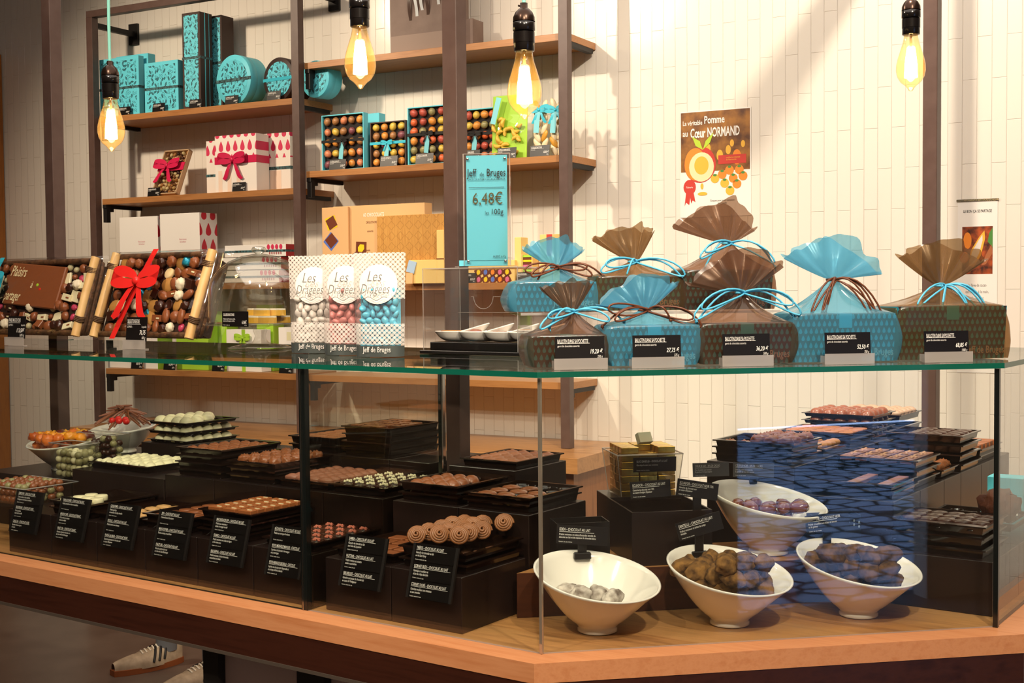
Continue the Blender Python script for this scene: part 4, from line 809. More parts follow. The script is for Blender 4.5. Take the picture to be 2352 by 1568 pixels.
# ------------------------------------------------------------ sugared almond bags
def filmmat(h):
    m=bpy.data.materials.new('printed_film'); m.use_nodes=True; t=m.node_tree; t.nodes.clear(); b=NB(m); v=b.sep(b.obj()); x,z=v[0],v[2]
    p=b.ma('MULTIPLY',x,95); q=b.ma('MULTIPLY',z,95)
    def rg(a,c): 
        fx=b.ma('SUBTRACT',b.ma('FRACT',b.ma('ADD',p,a)),.5); fy=b.ma('SUBTRACT',b.ma('FRACT',b.ma('ADD',q,c)),.5)
        r=b.ma('SQRT',b.ma('ADD',b.ma('MULTIPLY',fx,fx),b.ma('MULTIPLY',fy,fy))); return b.ma('MAXIMUM',b.ma('LESS_THAN',b.ma('ABSOLUTE',b.ma('SUBTRACT',r,.46)),.055),b.ma('LESS_THAN',b.ma('ABSOLUTE',b.ma('SUBTRACT',r,.24)),.04))
    pt=b.ma('MAXIMUM',rg(0,0),rg(.5,.5)); reg=b.ma('MAXIMUM',b.ma('GREATER_THAN',z,h*.56),b.ma('MULTIPLY',b.ma('GREATER_THAN',z,h*.12),b.ma('LESS_THAN',z,h*.32)))
    mk=b.ma('MULTIPLY',pt,reg); op=b.ma('MULTIPLY_ADD',mk,.75,.05)
    tr=b.n('ShaderNodeBsdfTransparent'); tr.inputs[0].default_value=(.97,.96,.95,1); df=b.n('ShaderNodeBsdfDiffuse'); df.inputs[0].default_value=(.92,.86,.80,1); gl=b.n('ShaderNodeBsdfGlossy'); gl.inputs['Roughness'].default_value=.08
    a=b.n('ShaderNodeMixShader'); b.put(a.inputs[0],op); t.links.new(tr.outputs[0],a.inputs[1]); t.links.new(df.outputs[0],a.inputs[2])
    c=b.n('ShaderNodeMixShader'); c.inputs[0].default_value=.07; t.links.new(a.outputs[0],c.inputs[1]); t.links.new(gl.outputs[0],c.inputs[2]); o=b.n('ShaderNodeOutputMaterial'); t.links.new(c.outputs[0],o.inputs[0]); return m
film=filmmat(.225); pewt=mat('pewter_film','5d6462',.25,metal=.4); lbl=mat('white_label','f7efe9',.4); sil=mat('silver_ink','77746e',.4)
def drbag(lab,xl,xr,v0,colr,sd,rz=0,fine=False):
    a,_=LP('c',xl,815,v0); b_,_=LP('c',xr,815,v0); w=(b_-a)*.84; h=.225
    t=thing('sugared_almond_bag',lab,'sweet bag','c',(a+b_)/2,v0,ZS,.42,group='printed bags of sugared almonds'); m=mat('dragee_'+lab.split()[0],colr,.3,coat=.3)
    rq=random.Random(sd); mb=MB(); mb.ell((0,0,0),(.0125,.0068,.0092),m,2); me=mb.mesh('sugared_almond')
    if fine: mb=MB(); mb.ell((0,0,0),(.0100,.0055,.0078),m,2); me=mb.mesh('sugared_almond')
    st=.0135 if fine else .0165; nz=int(h*.62/st); nx=int((w-.012)/(st*1.15))
    for k in range(nz):
        for i in range(nx):
            for d_ in ((0,) if True else (0,1)):
                x=-w/2+.016+(i+.3*(k%2))*(w-.036)/(nx-1); z=.026+k*st
                part('sugared_almond',me,t,None,(x+rq.uniform(-.002,.002),.0185-.009*math.cos(math.pi*x/w*.9)**.6+rq.uniform(-.001,.003),z+rq.uniform(-.003,.003)),(rq.uniform(0,3),rq.uniform(0,6),rq.uniform(0,3)))
    mb=MB(); mb.box(-w/2+.006,w/2-.006,.018,.030,.02,.02+h*.58,m,.006,3); part('almond_fill',mb,t).__setitem__('kind','stuff')
    def pou(front):
        def f(u_,v_):
            ww=w/2*(1+.10*v_)+.003; d=.024*(1-v_**1.6)+.001; s=math.sin(math.pi*u_)**.45; wr=.0012*math.sin(v_*23+u_*9+sd)
            return (-ww+2*ww*u_,.018+(-1 if front else 1)*(d*s+wr*s),.001+h*v_)
        return f
    mb=MB(); mb.grid(pou(True),14,20,film); mb.grid(pou(False),14,20,film); part('printed_film',mb,t,'clear film with white ring print')
    mb=MB(); mb.grid(lambda u_,v_:(lambda p:(p[0]*1.006,p[1]-.0012,p[2]))(pou(True)(u_,v_*.105)),14,2,pewt); part('base_band',mb,t,'pewter grey base'); 
    mb=MB(); mb.text('Jeff de Bruges',0,.011,.017,lbl,.66,'CENTER',-.0085); part('base_lettering',mb,t)
    r=.043; zc=h*.70
    mb=MB(); mb.grid(lambda u_,v_:(lambda x,z:(x,.018-.024*(1-((zc+z)/h)**1.6)*max(0,math.cos(x/w*math.pi))**.45-.0035,zc+z))(r*v_*math.cos(2*math.pi*u_),r*v_*math.sin(2*math.pi*u_)),32,5,lbl,wrap=True); part('round_label',mb,t,'round white label')
    mb=MB(); y=-.0085; mb.text('Les',-.022,zc+.006,.033,sil,.75,'LEFT',y,shear=.35,th=-.008); mb.text('Dragées',-.037,zc-.020,.030,sil,.66,'LEFT',y,shear=.35,th=-.008)
    mb.tube([(-.026+.05*q,y,zc-.031+.004*math.sin(q*9)) for q in [i/12 for i in range(13)]],.0006,sil,5); part('label_lettering',mb,t,'silver script lettering')
drbag('white sugared almonds in a printed clear bag, leftmost of the three bags',672,766,.31,'e8e2da',3)
drbag('pink sugared almonds in a printed clear bag between the white and blue ones',748,838,.275,'d98a86',5)
drbag('blue sugared almonds in a printed clear bag, rightmost of the three bags',820,918,.245,'5cc3e2',7,fine=True)
# ------------------------------------------------------------ glass dome with sweets
cgl=glass('cloche_glass',(.95,.95,.92),.12); vd=.44
xc,_=LP('c',598,790,vd); zp=LP('c',598,742,vd)[1]; zk=LP('c',598,566,vd)[1]; r=(LP('c',678,700,vd)[0]-LP('c',515,700,vd)[0])/2
t=thing('cake_stand','footed clear glass cake stand with yellow sweets under its dome','cake stand','c',xc,vd,ZS)
zz=zp-ZS; mb=MB(); mb.lathe([(0,.001),(r*.62,.001),(r*.64,.003),(r*.5,.008),(.022,.015),(.016,.022),(.013,zz*.5),(.018,zz*.72),(.014,zz-.012),(.03,zz-.006),(r*1.10,zz-.004),(r*1.12,zz+.002),(r*1.08,zz),(0,zz)],cgl,40); part('footed_plate',mb,t)
d=thing('glass_dome','tall clear glass dome with a round knob standing left of the sugared almonds','glass dome','c',xc,vd,zp+.0008)
hk=zk-zp; mb=MB(); mb.lathe([(r,.002),(r*1.01,.03),(r*.99,hk*.45),(r*.93,hk*.58),(r*.80,hk*.70),(r*.6,hk*.80),(r*.35,hk*.87),(r*.12,hk*.90),(.008,hk*.905)],cgl,48); mb.lathe([(r*.985,.002),(r*.98,hk*.45),(r*.9,hk*.58),(r*.78,hk*.685),(r*.58,hk*.785),(r*.3,hk*.855),(.004,hk*.885)],cgl,48); part('dome_shell',mb,d)
mb=MB(); mb.lathe([(.008,hk*.895),(.010,hk*.91),(.017,hk*.93),(.019,hk*.96),(.015,hk*.99),(0,hk)],glass('knob_glass',(.85,.85,.8),.25,.02),24); part('knob',mb,d)
cy=mat('calisson_paste','e8b441',.45); ci=mat('royal_icing','fbf6ea',.35)
P=[(-.034,.9),(0,1.3),(.034,.9)]
mb=MB(); lo=[(.030*math.cos(a)*abs(math.cos(a))**.3,.014*math.sin(a)) for a in [2*math.pi*i/16 for i in range(16)]]; mb.prism(lo,0,.014,cy); me0=mb.mesh('calisson_body'); mb=MB(); mb.prism([(x*.97,y*.97) for x,y in lo],.0142,.018,ci); me1=mb.mesh('icing')
for i,(x,y,z,a) in enumerate(((-.045,.0,0,.1),(.0,-.025,0,-.1),(.045,-.02,0,.15),(-.02,.035,0,0),(.04,.03,0,.3),(-.03,.02,.0185,.2),(.02,-.012,.0185,-.1),(.048,.008,.0185,.2),(-.05,-.03,0,.0))):
    s_=thing('calisson','lozenge shaped yellow sweet with white icing under the glass dome','sweet','c',xc+x,vd+y,zp+.001+z,a,group='iced yellow sweets under the dome'); part('sweet_body',me0,s_); part('icing',me1,s_,'white icing')
a,_=LP('c',540,746,vd-.14); z1=LP('c',540,750,vd-.14)[1]
t=thing('price_tag','black card lettered CALISSONS D\'AIX 6,06 at the lower left of the dome','price tag','c',a,vd-.14,z1)
mb=MB(); mb.box(-.045,.045,0,.0015,0,.037,black); part('card',mb,t); mb=MB(); mb.text("CALISSONS D'AIX",-.040,.026,.0088,wink,.55,y=-.0006,th=.01); mb.text('Melons de Provence confits,\nécorces d\'oranges confites',-.040,.017,.0052,wink,.7,y=-.0006); mb.text('6,06€',.040,.007,.0115,wink,.6,'RIGHT',-.0006,shear=.15); mb.text('les 100g',.040,.003,.003,wink,.7,'RIGHT',-.0006); mb.text('Contient : amandes, sucre',-.040,.003,.003,wink,.7,y=-.0006); part('lettering',mb,t,'white lettering')
mb=MB(); mb.box(.020,.030,.0016,.003,-(z1-ZS)+.001,.006,acr); mb.box(.005,.045,-.01,.02,-(z1-ZS)+.0003,-(z1-ZS)+.002,acr); part('clear_holder',mb,t)
# ------------------------------------------------------------ tasting case
vq=.41; a,_=LP('c',972,812,vq); b_,_=LP('c',1190,818,vq); ztc=LP('c',1080,614,vq)[1]; w=b_-a; hc=ztc-ZS
t=thing('tasting_case','clear acrylic tasting box on a black base right of the sugared almonds','display box','c',(a+b_)/2,vq,ZS)
mb=MB(); mb.box(-w/2-.006,w/2+.006,-.006,.146,.0005,.008,black,.001); mb.box(-w/2+.004,w/2-.004,.02,.136,.0081,.026,black,.001); part('base',mb,t,'black base')
mb=MB()
Ft=.003
for q in ((-w/2,w/2,0,Ft),(-w/2,w/2,.14-Ft,.14)): mb.box(q[0],q[1],q[2],q[3],.0085,hc-Ft,acr)
for q in ((-w/2,-w/2+Ft),(w/2-Ft,w/2)): mb.box(q[0],q[1],Ft,.14-Ft,.0085,hc-Ft,acr)
mb.box(-w/2,w/2,0,.14,hc-Ft,hc-.0002,acr); part('clear_panels',mb,t)
mb=MB(); e=.0016
for x in (-w/2,w/2-e): 
    for y in (0,.14-e): mb.box(x,x+e,y,y+e,.0086,hc,acre)
    mb.box(x,x+e,0,.14,hc-e,hc,acre)
for y in (0,.14-e): mb.box(-w/2,w/2,y,y+e,hc-e,hc,acre)
mb.box(-w/2,w/2,.132,.133,hc*.47,hc*.47+.001,acre)
for x0_ in (-w*.22,w*.08,w*.36):
    mb.tube([(x0_+ .028*math.cos(math.pi+math.pi*i/10),.133,hc*.66+.0*i+.028*math.sin(math.pi+math.pi*i/10)) for i in range(11)],.0008,acre,5)
mb.box(-w*.35,-w*.22-.028,.132,.133,hc*.66,hc*.66+.0012,acre); mb.box(-w*.22+.028,w*.08-.028,.132,.133,hc*.66,hc*.66+.0012,acre); part('bright_edges',mb,t,'bright polished edges')
def spoon(i,x,y):
    t=thing('porcelain_spoon','white porcelain tasting spoon, %s in the acrylic box'%('leftmost','second from the left','third from the left','rightmost')[i],'spoon','c',x,y,ZS+.0262,.5,group='tasting spoons')
    def f(u_,v_):
        a=2*math.pi*u_; L=.052; k=v_; x=(L+.012)*k*math.cos(a)+.012*k; wd=.028*(1-.45*max(0,math.cos(a))**1); y=wd*k*math.sin(a); z=.0008+.022*k**4+.018*max(0,math.cos(a))*k**3
        return (x,y,z)
    mb=MB(); mb.grid(f,28,6,porc,wrap=True); mb.grid(lambda u_,v_:(lambda p:(p[0]*.97,p[1]*.96,p[2]+.0018))(f(u_,v_)),28,6,porc,wrap=True); mb.grid(lambda u_,v_:(lambda p,q:tuple(Vector(p).lerp(Vector((q[0]*.97,q[1]*.96,q[2]+.0018)),v_)))(f(u_,1),f(u_,1)),28,1,porc,wrap=True); part('bowl_and_handle',mb,t)
    return t
cx_=(a+b_)/2
for i in range(4):
    x=cx_-w/2+.050+i*.068; spoon(i,x,vq+.062)
for i,(kind,m) in enumerate((('block',mat('caramel_tan','c98a3e',.4)),('log',chr_),('square',chm),('square',chd))):
    x=cx_-w/2+.050+i*.068; solo('chocolate_sample',cm(kind,m),('tan layered sweet on the leftmost tasting spoon','ribbed pinkish milk chocolate on the second tasting spoon','brown chocolate cube on the third tasting spoon','dark chocolate on the rightmost tasting spoon')[i],'chocolate','c',x-.012,vq+.056,ZS+.0262+.011,.2)
# ------------------------------------------------------------ price sign on the tasting case
vs_=vq+.05; a,_=LP('c',1068,600,vs_); b_,_=LP('c',1172,600,vs_); w=(b_-a)*.80; zt=LP('c',1120,352,vs_)[1]; z0=ZS+hc+.0006; h=zt-z0
t=thing('price_sign','turquoise price sign in a clear upright holder reading 6,48 € per 100 g','sign','c',(a+b_)/2,vs_,z0,.46)
sg=mat('sign_turquoise','68cde4',.45); mb=MB(); mb.box(-w/2+.004,w/2-.004,.0,.0012,.014,h-.004,sg); mb.box(-w/2-.014,w/2-.004,.0,.0012,.003,.016,sg); part('blue_sheet',mb,t,'turquoise sheet')
mb=MB(); mb.box(-w/2-.003,w/2+.003,-.0035,-.0005,.004,h,acr); mb.box(-w/2-.003,w/2+.003,.0015,.0045,.004,h,acr); part('clear_sheets',mb,t)
mb=MB()
for x in (-w/2-.003,w/2+.0015): mb.box(x,x+.0015,-.0036,.0046,.004,h,acre)
mb.box(-w/2-.003,w/2+.003,-.0036,.0046,h-.0012,h,acre); mb.box(-w/2-.02,w/2+.014,-.02,.03,0,.003,acr); part('bright_edges',mb,t)
mb=MB()
for x in (-w/2+.008,w/2-.008):
    for z in (h-.012,.014): mb.ell((x,-.005,z),(.0032,.002,.0032),chrome,2)
part('studs',mb,t,'round metal studs')
k=h/.242; y=-.0042; mb=MB(); bk_=ink
mb.text('Jeff',-w/2+.007,h*.80,.024,bk_,.68,'LEFT',y,th=.004); mb.text('de',-w*.15,h*.80,.013,bk_,.8,'LEFT',y); mb.text('Bruges',w/2-.006,h*.80,.024,bk_,.66,'RIGHT',y,th=.004)
mb.text('CHOCOLATIER CACAOCULTEUR',0,h*.765,.0066,bk_,.86,'CENTER',y); mb.box(-w/2+.010,w/2-.010,y,y+.0003,h*.70,h*.70+.001,bk_)
mb.text('6,48€',w/2-.012,h*.555,.037,mat('bronze_ink','4a4018',.5),.80,'RIGHT',y,th=-.003); mb.text('les',w*.06,h*.465,.011,bk_,.8,'RIGHT',y); mb.text('100g',w/2-.012,h*.465,.0175,bk_,.85,'RIGHT',y); mb.text('64,80€ le Kg',w/2-.007,h*.085,.0075,bk_,.75,'RIGHT',y); part('lettering',mb,t,'black lettering')
# ------------------------------------------------------------ wrapped baskets
wick=noisy('wicker','6e4a2e','3e2817',60,.6,.8,.003,120); rodm=noisy('bamboo_rod','e3bd82','d1a566',14,.45); twine=mat('twine','5a4028',.7); redr=mat('red_ribbon','e02a26',.35); cell=glass('cellophane',(.985,.98,.97),.045,.05)
blufoil=mat('blue_foil','2a9fc4',.25,metal=.5); pinka=noisy('pink_almond','b02c50','d05070',80,.3); hay=mat('paper_straw','8a7040',.6)
def basket(lab,pxl,pxr,v0,Lh,tilt,items,rib,seed,plaque=False):
    a,_=LP('c',pxl,790,v0); b_,_=LP('c',pxr,790,v0); w=b_-a
    t=thing('wrapped_basket',lab,'gift basket','c',(a+b_)/2,v0,ZS+.030,rx=-tilt); rq=random.Random(seed)
    mb=MB(); 
    def rim(y,r,ex): return [((-w/2-ex)+ (w+2*ex)*s if q==0 else (w/2+ex if q==1 else (w/2+ex-(w+2*ex)*s if q==2 else -w/2-ex)),y,(-ex if q==0 else (-ex+(Lh+2*ex)*s if q==1 else (Lh+ex if q==2 else Lh+ex-(Lh+2*ex)*s)))) for q in range(4) for s in [i/8 for i in range(8)]]
    for y,r,ex in ((-.004,.009,0),(.016,.008,-.005),(.034,.008,-.012),(.05,.007,-.02)): mb.tube(rim(y,r,ex),r,wick,8,closed=True)
    mb.box(-w/2+.012,w/2-.012,.05,.058,.012,Lh-.012,wick); part('wicker_tray',mb,t,'brown wicker tray')
    mb=MB(); mb.box(-w/2+.006,w/2-.006,.006,.0495,.008,Lh-.008,mat('basket_filling','2c1a12',.7)); part('filling',mb,t)
    nx=int((w-.05)/.031); nz=int((Lh-.02)/.0275)
    for i in range(nx):
        for j in range(nz):
            x=-w/2+.036+i*(w-.072)/(nx-1)+rq.uniform(-.004,.004); z=.020+j*(Lh-.04)/(nz-1)+rq.uniform(-.004,.004)
            if plaque and -w*.22<x<w*.24 and Lh*.36<z<Lh*.95: continue
            kind,m,nm=rq.choice(items); cplace(t,kind,m,(x,.004,z),(math.pi/2+rq.uniform(-.35,.35),rq.uniform(-.3,.3) if kind in('bar','square','plate') else rq.uniform(0,3),0),sc=rq.uniform(.85,1.12))
    for sx in (-1,1):
        mb=MB(); x=sx*(w/2-.004); mb.tube([(x-.004,-.016,-.012),(x,-.018,Lh*.5),(x+.004,-.016,Lh+.006)],[.0125,.012,.0125],rodm,16); part('bamboo_rod',mb,t)
        for zc in (.03,Lh-.04):
            mb=MB()
            for k in range(4): q=zc+k*.0042; mb.tube([(x+.0140*math.cos(i*math.pi/6),-.017+.0140*math.sin(i*math.pi/6),q+.002*math.sin(i)) for i in range(12)],.0018,twine,5,closed=True)
            part('twine_binding',mb,t)
    if plaque:
        mb=MB(); mb.xf=Matrix.Translation((0,-.006,Lh*.655))@Matrix.Rotation(.07,4,'Y'); ww=w*.25; hh=Lh*.30
        mb.box(-ww,ww,-.008,.004,-hh,hh,chm,.003); mb.text('Plaisirs',-ww+.006,hh*.36,.046,crm,.62,y=-.0092,shear=.3,th=.01); mb.text('à',-.012,-.008,.03,crm,.8,y=-.0092,shear=.3,th=.01); mb.text('partager',-ww+.006,-hh*.80,.044,crm,.52,y=-.0092,shear=.3,th=.01); pl=part('chocolate_plaque',mb,t,'milk chocolate plaque with cream writing')
        mb=MB(); mb.ell((.02,-.012,Lh*.66),(.009,.003,.007),lime,2); mb.ell((.036,-.012,Lh*.60),(.008,.003,.006),redr,2); part('sugar_hearts',mb,t)
    rx_=-w*.10 if not plaque else -w*.36
    mb=MB(); mb.grid(lambda u_,v_:(rx_+.05*(.5-u_)*-1.2+ (v_-.5)*.022-.03*(1-u_),-.030-.004*math.sin(u_*3),-.02+(Lh+.03)*u_),10,1,rib)
    part('ribbon_band',mb,t,'ribbon wound round the basket')
    bow(t,rx_,-.034,Lh*.62,.10,rib,lab='large ribbon bow')
    mb=MB()
    def f(u_,v_):
        x=(-w/2-.022)+(w+.044)*u_; z=-.014+(Lh+.035)*v_; ed=min(u_,1-u_,v_,1-v_); k=min(1,ed*9)
        return (x,.012-.047*k**.7+.0035*noise.noise(Vector((x*40,z*40,seed)))*k,z)
    mb.grid(f,44,40,cell); 
    mb.grid(lambda u_,v_:(w/2+.022+.02*math.sin(math.pi*u_)*(.4+.6*v_)+.006*noise.noise(Vector((u_*9,v_*9,seed))),.012+.055*u_,-.014+(Lh+.035)*v_),10,30,cell); part('cellophane',mb,t,'crinkled clear cellophane')
    mb=MB()
    for i in range(46):
        x=rq.uniform(-w/2,w/2); p0=Vector((x,rq.uniform(-.01,.02),rq.uniform(-.006,.003))); d=Vector((rq.uniform(-.02,.02),rq.uniform(-.02,.0),rq.uniform(.0,.006))); mb.tube([p0,p0+d*.5+Vector((0,0,.004)),p0+d],.0006,hay,3,False)
    o=part('paper_straw',mb,t); o['kind']='stuff'
    return t
it1=[('dome',chm,''),('rocher',chd,''),('rocher',chm,''),('square',chm,''),('bar',chd,''),('plate',chw,''),('rocher',mat('white_choc2','e8dcc0',.5),''),('almond',pinka,''),('bar',chw,''),('nut',chm,''),('nut',mat('olive_dragee','c2ba92',.3),'')]
it2=[('dome',chm,''),('rocher',chm,''),('rocher',chd,''),('bar',chm,''),('spiral',mat('cream_swirl','efd9a8',.4),''),('log',chm,''),('almond',pinka,''),('cup',chd,''),('medal',mat('tan_biscuit','b0803f',.6),''),('shell',chm,''),('wave',blufoil,''),('rocher',mat('white_choc2','e8dcc0',.5),''),('square',chd,'')]
basket('wrapped wicker basket with a lettered chocolate plaque and turquoise bow at the left edge',-60,190,.42,.215,.30,it1,tealr,21,True)
basket('wrapped wicker basket of mixed chocolates with a red bow',228,452,.40,.225,.33,it2,redr,22)
for px,lab,l1,pr in ((36,'lettered PANIER MACAO ROND in front of the turquoise bow basket','PANIER MACAO ROND','113,50€|1,895 kg'),(311,'priced 70,75 in front of the red bow basket','CORBEILLE BOIS ET TISSU WENGE RECTANGLE','70,75|685 g')):
    a,_=LP('c',px,790,.27); pricetag('c',a,.27,ZS,'black price card '+lab,.080,.062,(l1,'LE PRIX :                        le poids :'),pr,stand=.02,tilt=.08)
# ------------------------------------------------------------ risers, trays, chocolates inside the case
TM={}
def traymesh(w,l,kind=0):
    k=(w,l,kind)
    if k in TM: return TM[k]
    mb=MB(); m=darkpl; h=.018; r=.007
    def ringq(x0,x1,y0,y1,z): return [(x0,y0,z),(x1,y0,z),(x1,y1,z),(x0,y1,z)]
    rings=[ringq(0,w,0,l,h-.003),ringq(0,w,0,l,h),ringq(r,w-r,r,l-r,h),ringq(r+.003,w-r-.003,r+.003,l-r-.003,.002)]
    for a,b_ in zip(rings,rings[1:]): mb.add(a+b_,[(i,(i+1)%4,(i+1)%4+4,i+4) for i in range(4)],m)
    mb.add(rings[-1],[(0,1,2,3)],m)
    o=[ringq(0,w,0,l,h-.003),ringq(r-.001,w-r+.001,r-.001,l-r+.001,h-.003),ringq(r+.002,w-r-.002,r+.002,l-r-.002,0)]
    for a,b_ in zip(o,o[1:]): mb.add(a+b_,[(i,i+4,(i+1)%4+4,(i+1)%4) for i in range(4)],m)
    mb.add(o[-1],[(3,2,1,0)],m)
    nx,ny=(4,5) if kind==0 else (1,1)
    if kind==0:
        for i in range(1,nx): x=w*i/nx; mb.box(x-.001,x+.001,r+.006,l-r-.006,.002,.008,m)
        for j in range(1,ny): y=l*j/ny; mb.box(r+.006,w-r-.006,y-.001,y+.001,.002,.008,m)
    if kind==2:
        for i in range(3):
            for j in range(4): mb.lathe([(.0165,.0075),(.015,.013),(.0135,.0125),(.012,.004),(0,.003)],m,14,cx=w*(i+.5)/3,cy=l*(j+.5)/4)
    for c in ((.3,.42),(.6,.72)): mb.box(w*c[0],w*c[1],-.0015,0,h-.001,h+.001,m)
    TM[k]=mb.mesh('serving_tray'); return TM[k]
def riser(u0,u1,v0,v1,z1,under,z0=.8495):
    t=MB(); t.box(-(u1-u0)/2+.001,(u1-u0)/2-.001,0,v1-v0,0,z1-z0,rwood,.0012)
    return solo('riser_box',t,'glossy black riser box under the '+under,'riser','c',(u0+u1)/2,v0,z0)
ORD=['topmost','second from the top','third from the top','fourth from the top','fifth from the top']
def stack(desc,ur,vf,zt,zr,n,kind,m,nx,ny,chname,chlab,tsz=1,w=.163,l=.205,lower=False,skip=(),rot=0,dz=0,jit=.0015,kindt=0,sc=1,region=None,rr=0,mats=None):
    p=(zt-.018-zr-.0006)/(n-1) if n>1 else 0; z0=zt-.018
    for i in range(n):
        ox,oy=(0,0) if i==0 else (R.uniform(-.003,.003),R.uniform(-.003,.003))
        solo('serving_tray',traymesh(w,l,kindt if i==0 else 1),'dark tray, %s in the stack of %s'%(ORD[i],desc) if n>1 else 'single dark plastic tray of '+desc.replace(' between the bars and the oval medallions',''),'tray','c',ur-w+ox,vf+oy,z0-i*p,0,group='stacked dark plastic trays' if n>1 else None,sc=(1,1,tsz))
    if not kind: return
    for lv in range(n if lower else 1):
        for i in range(nx):
            for j in range(ny):
                if lv and not (j==0 or i==nx-1): continue
                if not lv and ((i,j) in skip or (region and not region(i,j))): continue
                x=ur-w+.012+(i+.5)*(w-.024)/nx+R.uniform(-jit,jit); y=vf+.012+(j+.5)*(l-.024)/ny+R.uniform(-jit,jit)
                mm=m if not mats else R.choice(mats)
                solo(chname,cm(kind,mm),chlab if lv==0 else chlab.replace('on the','on a lower tray below the',1),'chocolate','c',x,y,z0-lv*p+.0035+dz,rot+R.uniform(-rr,rr),group=(chlab if lv==0 else 'lower layers, '+desc),sc=(sc,)*3)
# A side, first row
zr1,zr2,zr3=.956,1.04,1.082
for i,d in enumerate(('swirled cornets at the near corner','large milk chocolate plates','pink crumb cups','salted caramel bars','round milk discs','thin pale leaf chocolates','cream coloured coins','glossy hazelnut balls at the far left')):
    o_=0 if i<2 else .033; riser(-.195-o_-.1735*(i+1),-.195-o_-.1735*i,.03,.242,zr1,d)
stack('swirled cornets',-.198,.048,.997,zr1,2,None,None,0,0,'','',w=.166,l=.19,kindt=1)
# cornets: foil cone with a piped swirl on top
foilB=mat('cornet_foil_blue','1f8ea8',.22,metal=.6); foilG=mat('cornet_foil_gold','d0a040',.25,metal=.7); swm=mat('swirl_chocolate','8f5a34',.38,coat=.1)
def cornetmesh(fm):
    a=MB(); a.lathe([(.001,-.046),(.006,-.030),(.011,-.010),(.0145,.004),(.013,.006),(0,.006)],fm,20); 
    b_=MB(); P=[];rr_=[]
    for i in range(64):
        q=i/63; an=q*2*math.pi*4.2; r=.0165*(1-q)**.8+.0012; P.append((r*math.cos(an),r*math.sin(an),.004+.013*q**.9)); rr_.append(.0040*(1-.45*q))
    b_.tube(P,rr_,swm,7); b_.ell((0,0,.004),(.016,.016,.006),swm,2); return a.mesh('foil_cone'),b_.mesh('piped_swirl')
CN={'blue':cornetmesh(foilB),'gold':cornetmesh(foilG)}
k=0
for j in range(5):
    for i in range(3):
        c='blue' if i==0 else 'gold'; x=-.198-.166+.030+i*.050; y=.072+j*.037
        if (i,j)==(2,3): continue
        t=thing('chocolate_cornet','%s foil cornet topped with a piped milk chocolate swirl'%c,'chocolate','c',x+R.uniform(-.003,.003),y,1.012+.004*i+R.uniform(0,.004),R.uniform(.55,.95),'%s foil cornets on the tray nearest the corner'%c,rx=1.05)
        part('foil_cone',CN[c][0],t,c+' foil cone'); part('piped_swirl',CN[c][1],t)
stack('large milk plates',-.374,.045,.9755,zr1,1,'plate',chm,3,4,'chocolate_plate','flat milk chocolate plate on the tray left of the cornets',w=.160,dz=.003,rr=.1)
stack('pink crumb cups',-.582,.045,.9755,zr1,1,'cup',chd,4,5,'chocolate_cup','dark chocolate cup filled with pink crumbs on the tray behind the dark joint',w=.155)
pcr=mat('pink_crumbs','d07a6c',.7); mb=MB()
for i in range(16): mb.ell((R.uniform(-.010,.010),R.uniform(-.010,.010),.014+R.uniform(0,.003)),(.0035,.003,.0028),pcr,1,.3,3,i)
pcm=mb.mesh('crumb_topping')
wcr=mat('ivory_crumbs','f4ecd2',.6); mb=MB()
for i in range(14): mb.ell((R.uniform(-.009,.009),R.uniform(-.009,.009),.014+R.uniform(0,.003)),(.0028,.0024,.0022),wcr,1,.3,3,i)
wcm=mb.mesh('crumb_topping')
def top_crumbs(me,lab_sub):
    for o in [o for o in S.objects if o.get('label') and lab_sub in o['label']]: part('crumb_topping',me,o,'crumb topping')
top_crumbs(pcm,'filled with pink crumbs')
stack('caramel milk bars',-.775,.05,1.016,zr1,3,'bar',mat('caramel_choc','a35f34',.35,coat=.15),3,7,'chocolate_bar','rectangular milk chocolate bar on the tray left of the dark joint',w=.165,l=.19,dz=.006,rr=.03)
stack('round milk discs',-.962,.045,.99,zr1,2,'disc',chm,4,5,'chocolate_disc','round milk chocolate disc on the tray left of the bars',w=.160,dz=.003,rr=1)
stack('thin pale leaf chocolates',-1.135,.045,.9755,zr1,1,'medal',mat('pale_leaf','c99a62',.5),3,5,'chocolate_leaf','thin pale leaf chocolate between the cream coins and the milk discs',w=.160,rr=.6)
stack('cream coloured coins',-1.309,.045,.99,zr1,2,'coin',chw,4,5,'white_chocolate_coin','thick round cream coloured chocolate on the half empty front tray',w=.160,region=lambda i,j:i<3 and j<3 and (i,j)!=(2,2),dz=.001)
# second row
for i,d in enumerate(('flat scalloped milk medallions','large milk domes','ivory crumb cups','ribbed rose logs','milk rocher stack','rounded milk shells stack')):
    u1=-.192-.1785*i-(.026 if i>1 else 0); riser(u1-.1785,u1,.25,.468,zr2,d)
riser(-1.66,-1.291,.25,.468,1.0265,'wavy white chocolates')
stack('flat scalloped milk medallions',-.196,.262,1.072,zr2,2,'medal',chm,3,4,'chocolate_medallion','flat scalloped milk chocolate on the half empty mould tray nearest the corner',w=.168,l=.2,kindt=2,region=lambda i,j:j<3 and not(i==2 and j==2),dz=.006,rr=.3)
stack('large milk domes',-.381,.262,1.080,zr2,2,'dome',chm,4,5,'chocolate_dome','large milk chocolate dome on the tray left of the scalloped medallions',w=.163,l=.2,lower=True,region=lambda i,j:i<3 and j<4,sc=1.15)
stack('ivory crumb cups',-.580,.262,1.060,zr2,1,'cup',chd,4,5,'chocolate_cup','dark chocolate cup topped with ivory crumbs on the middle tray',w=.163,l=.2,sc=1.15)
top_crumbs(wcm,'topped with ivory crumbs')
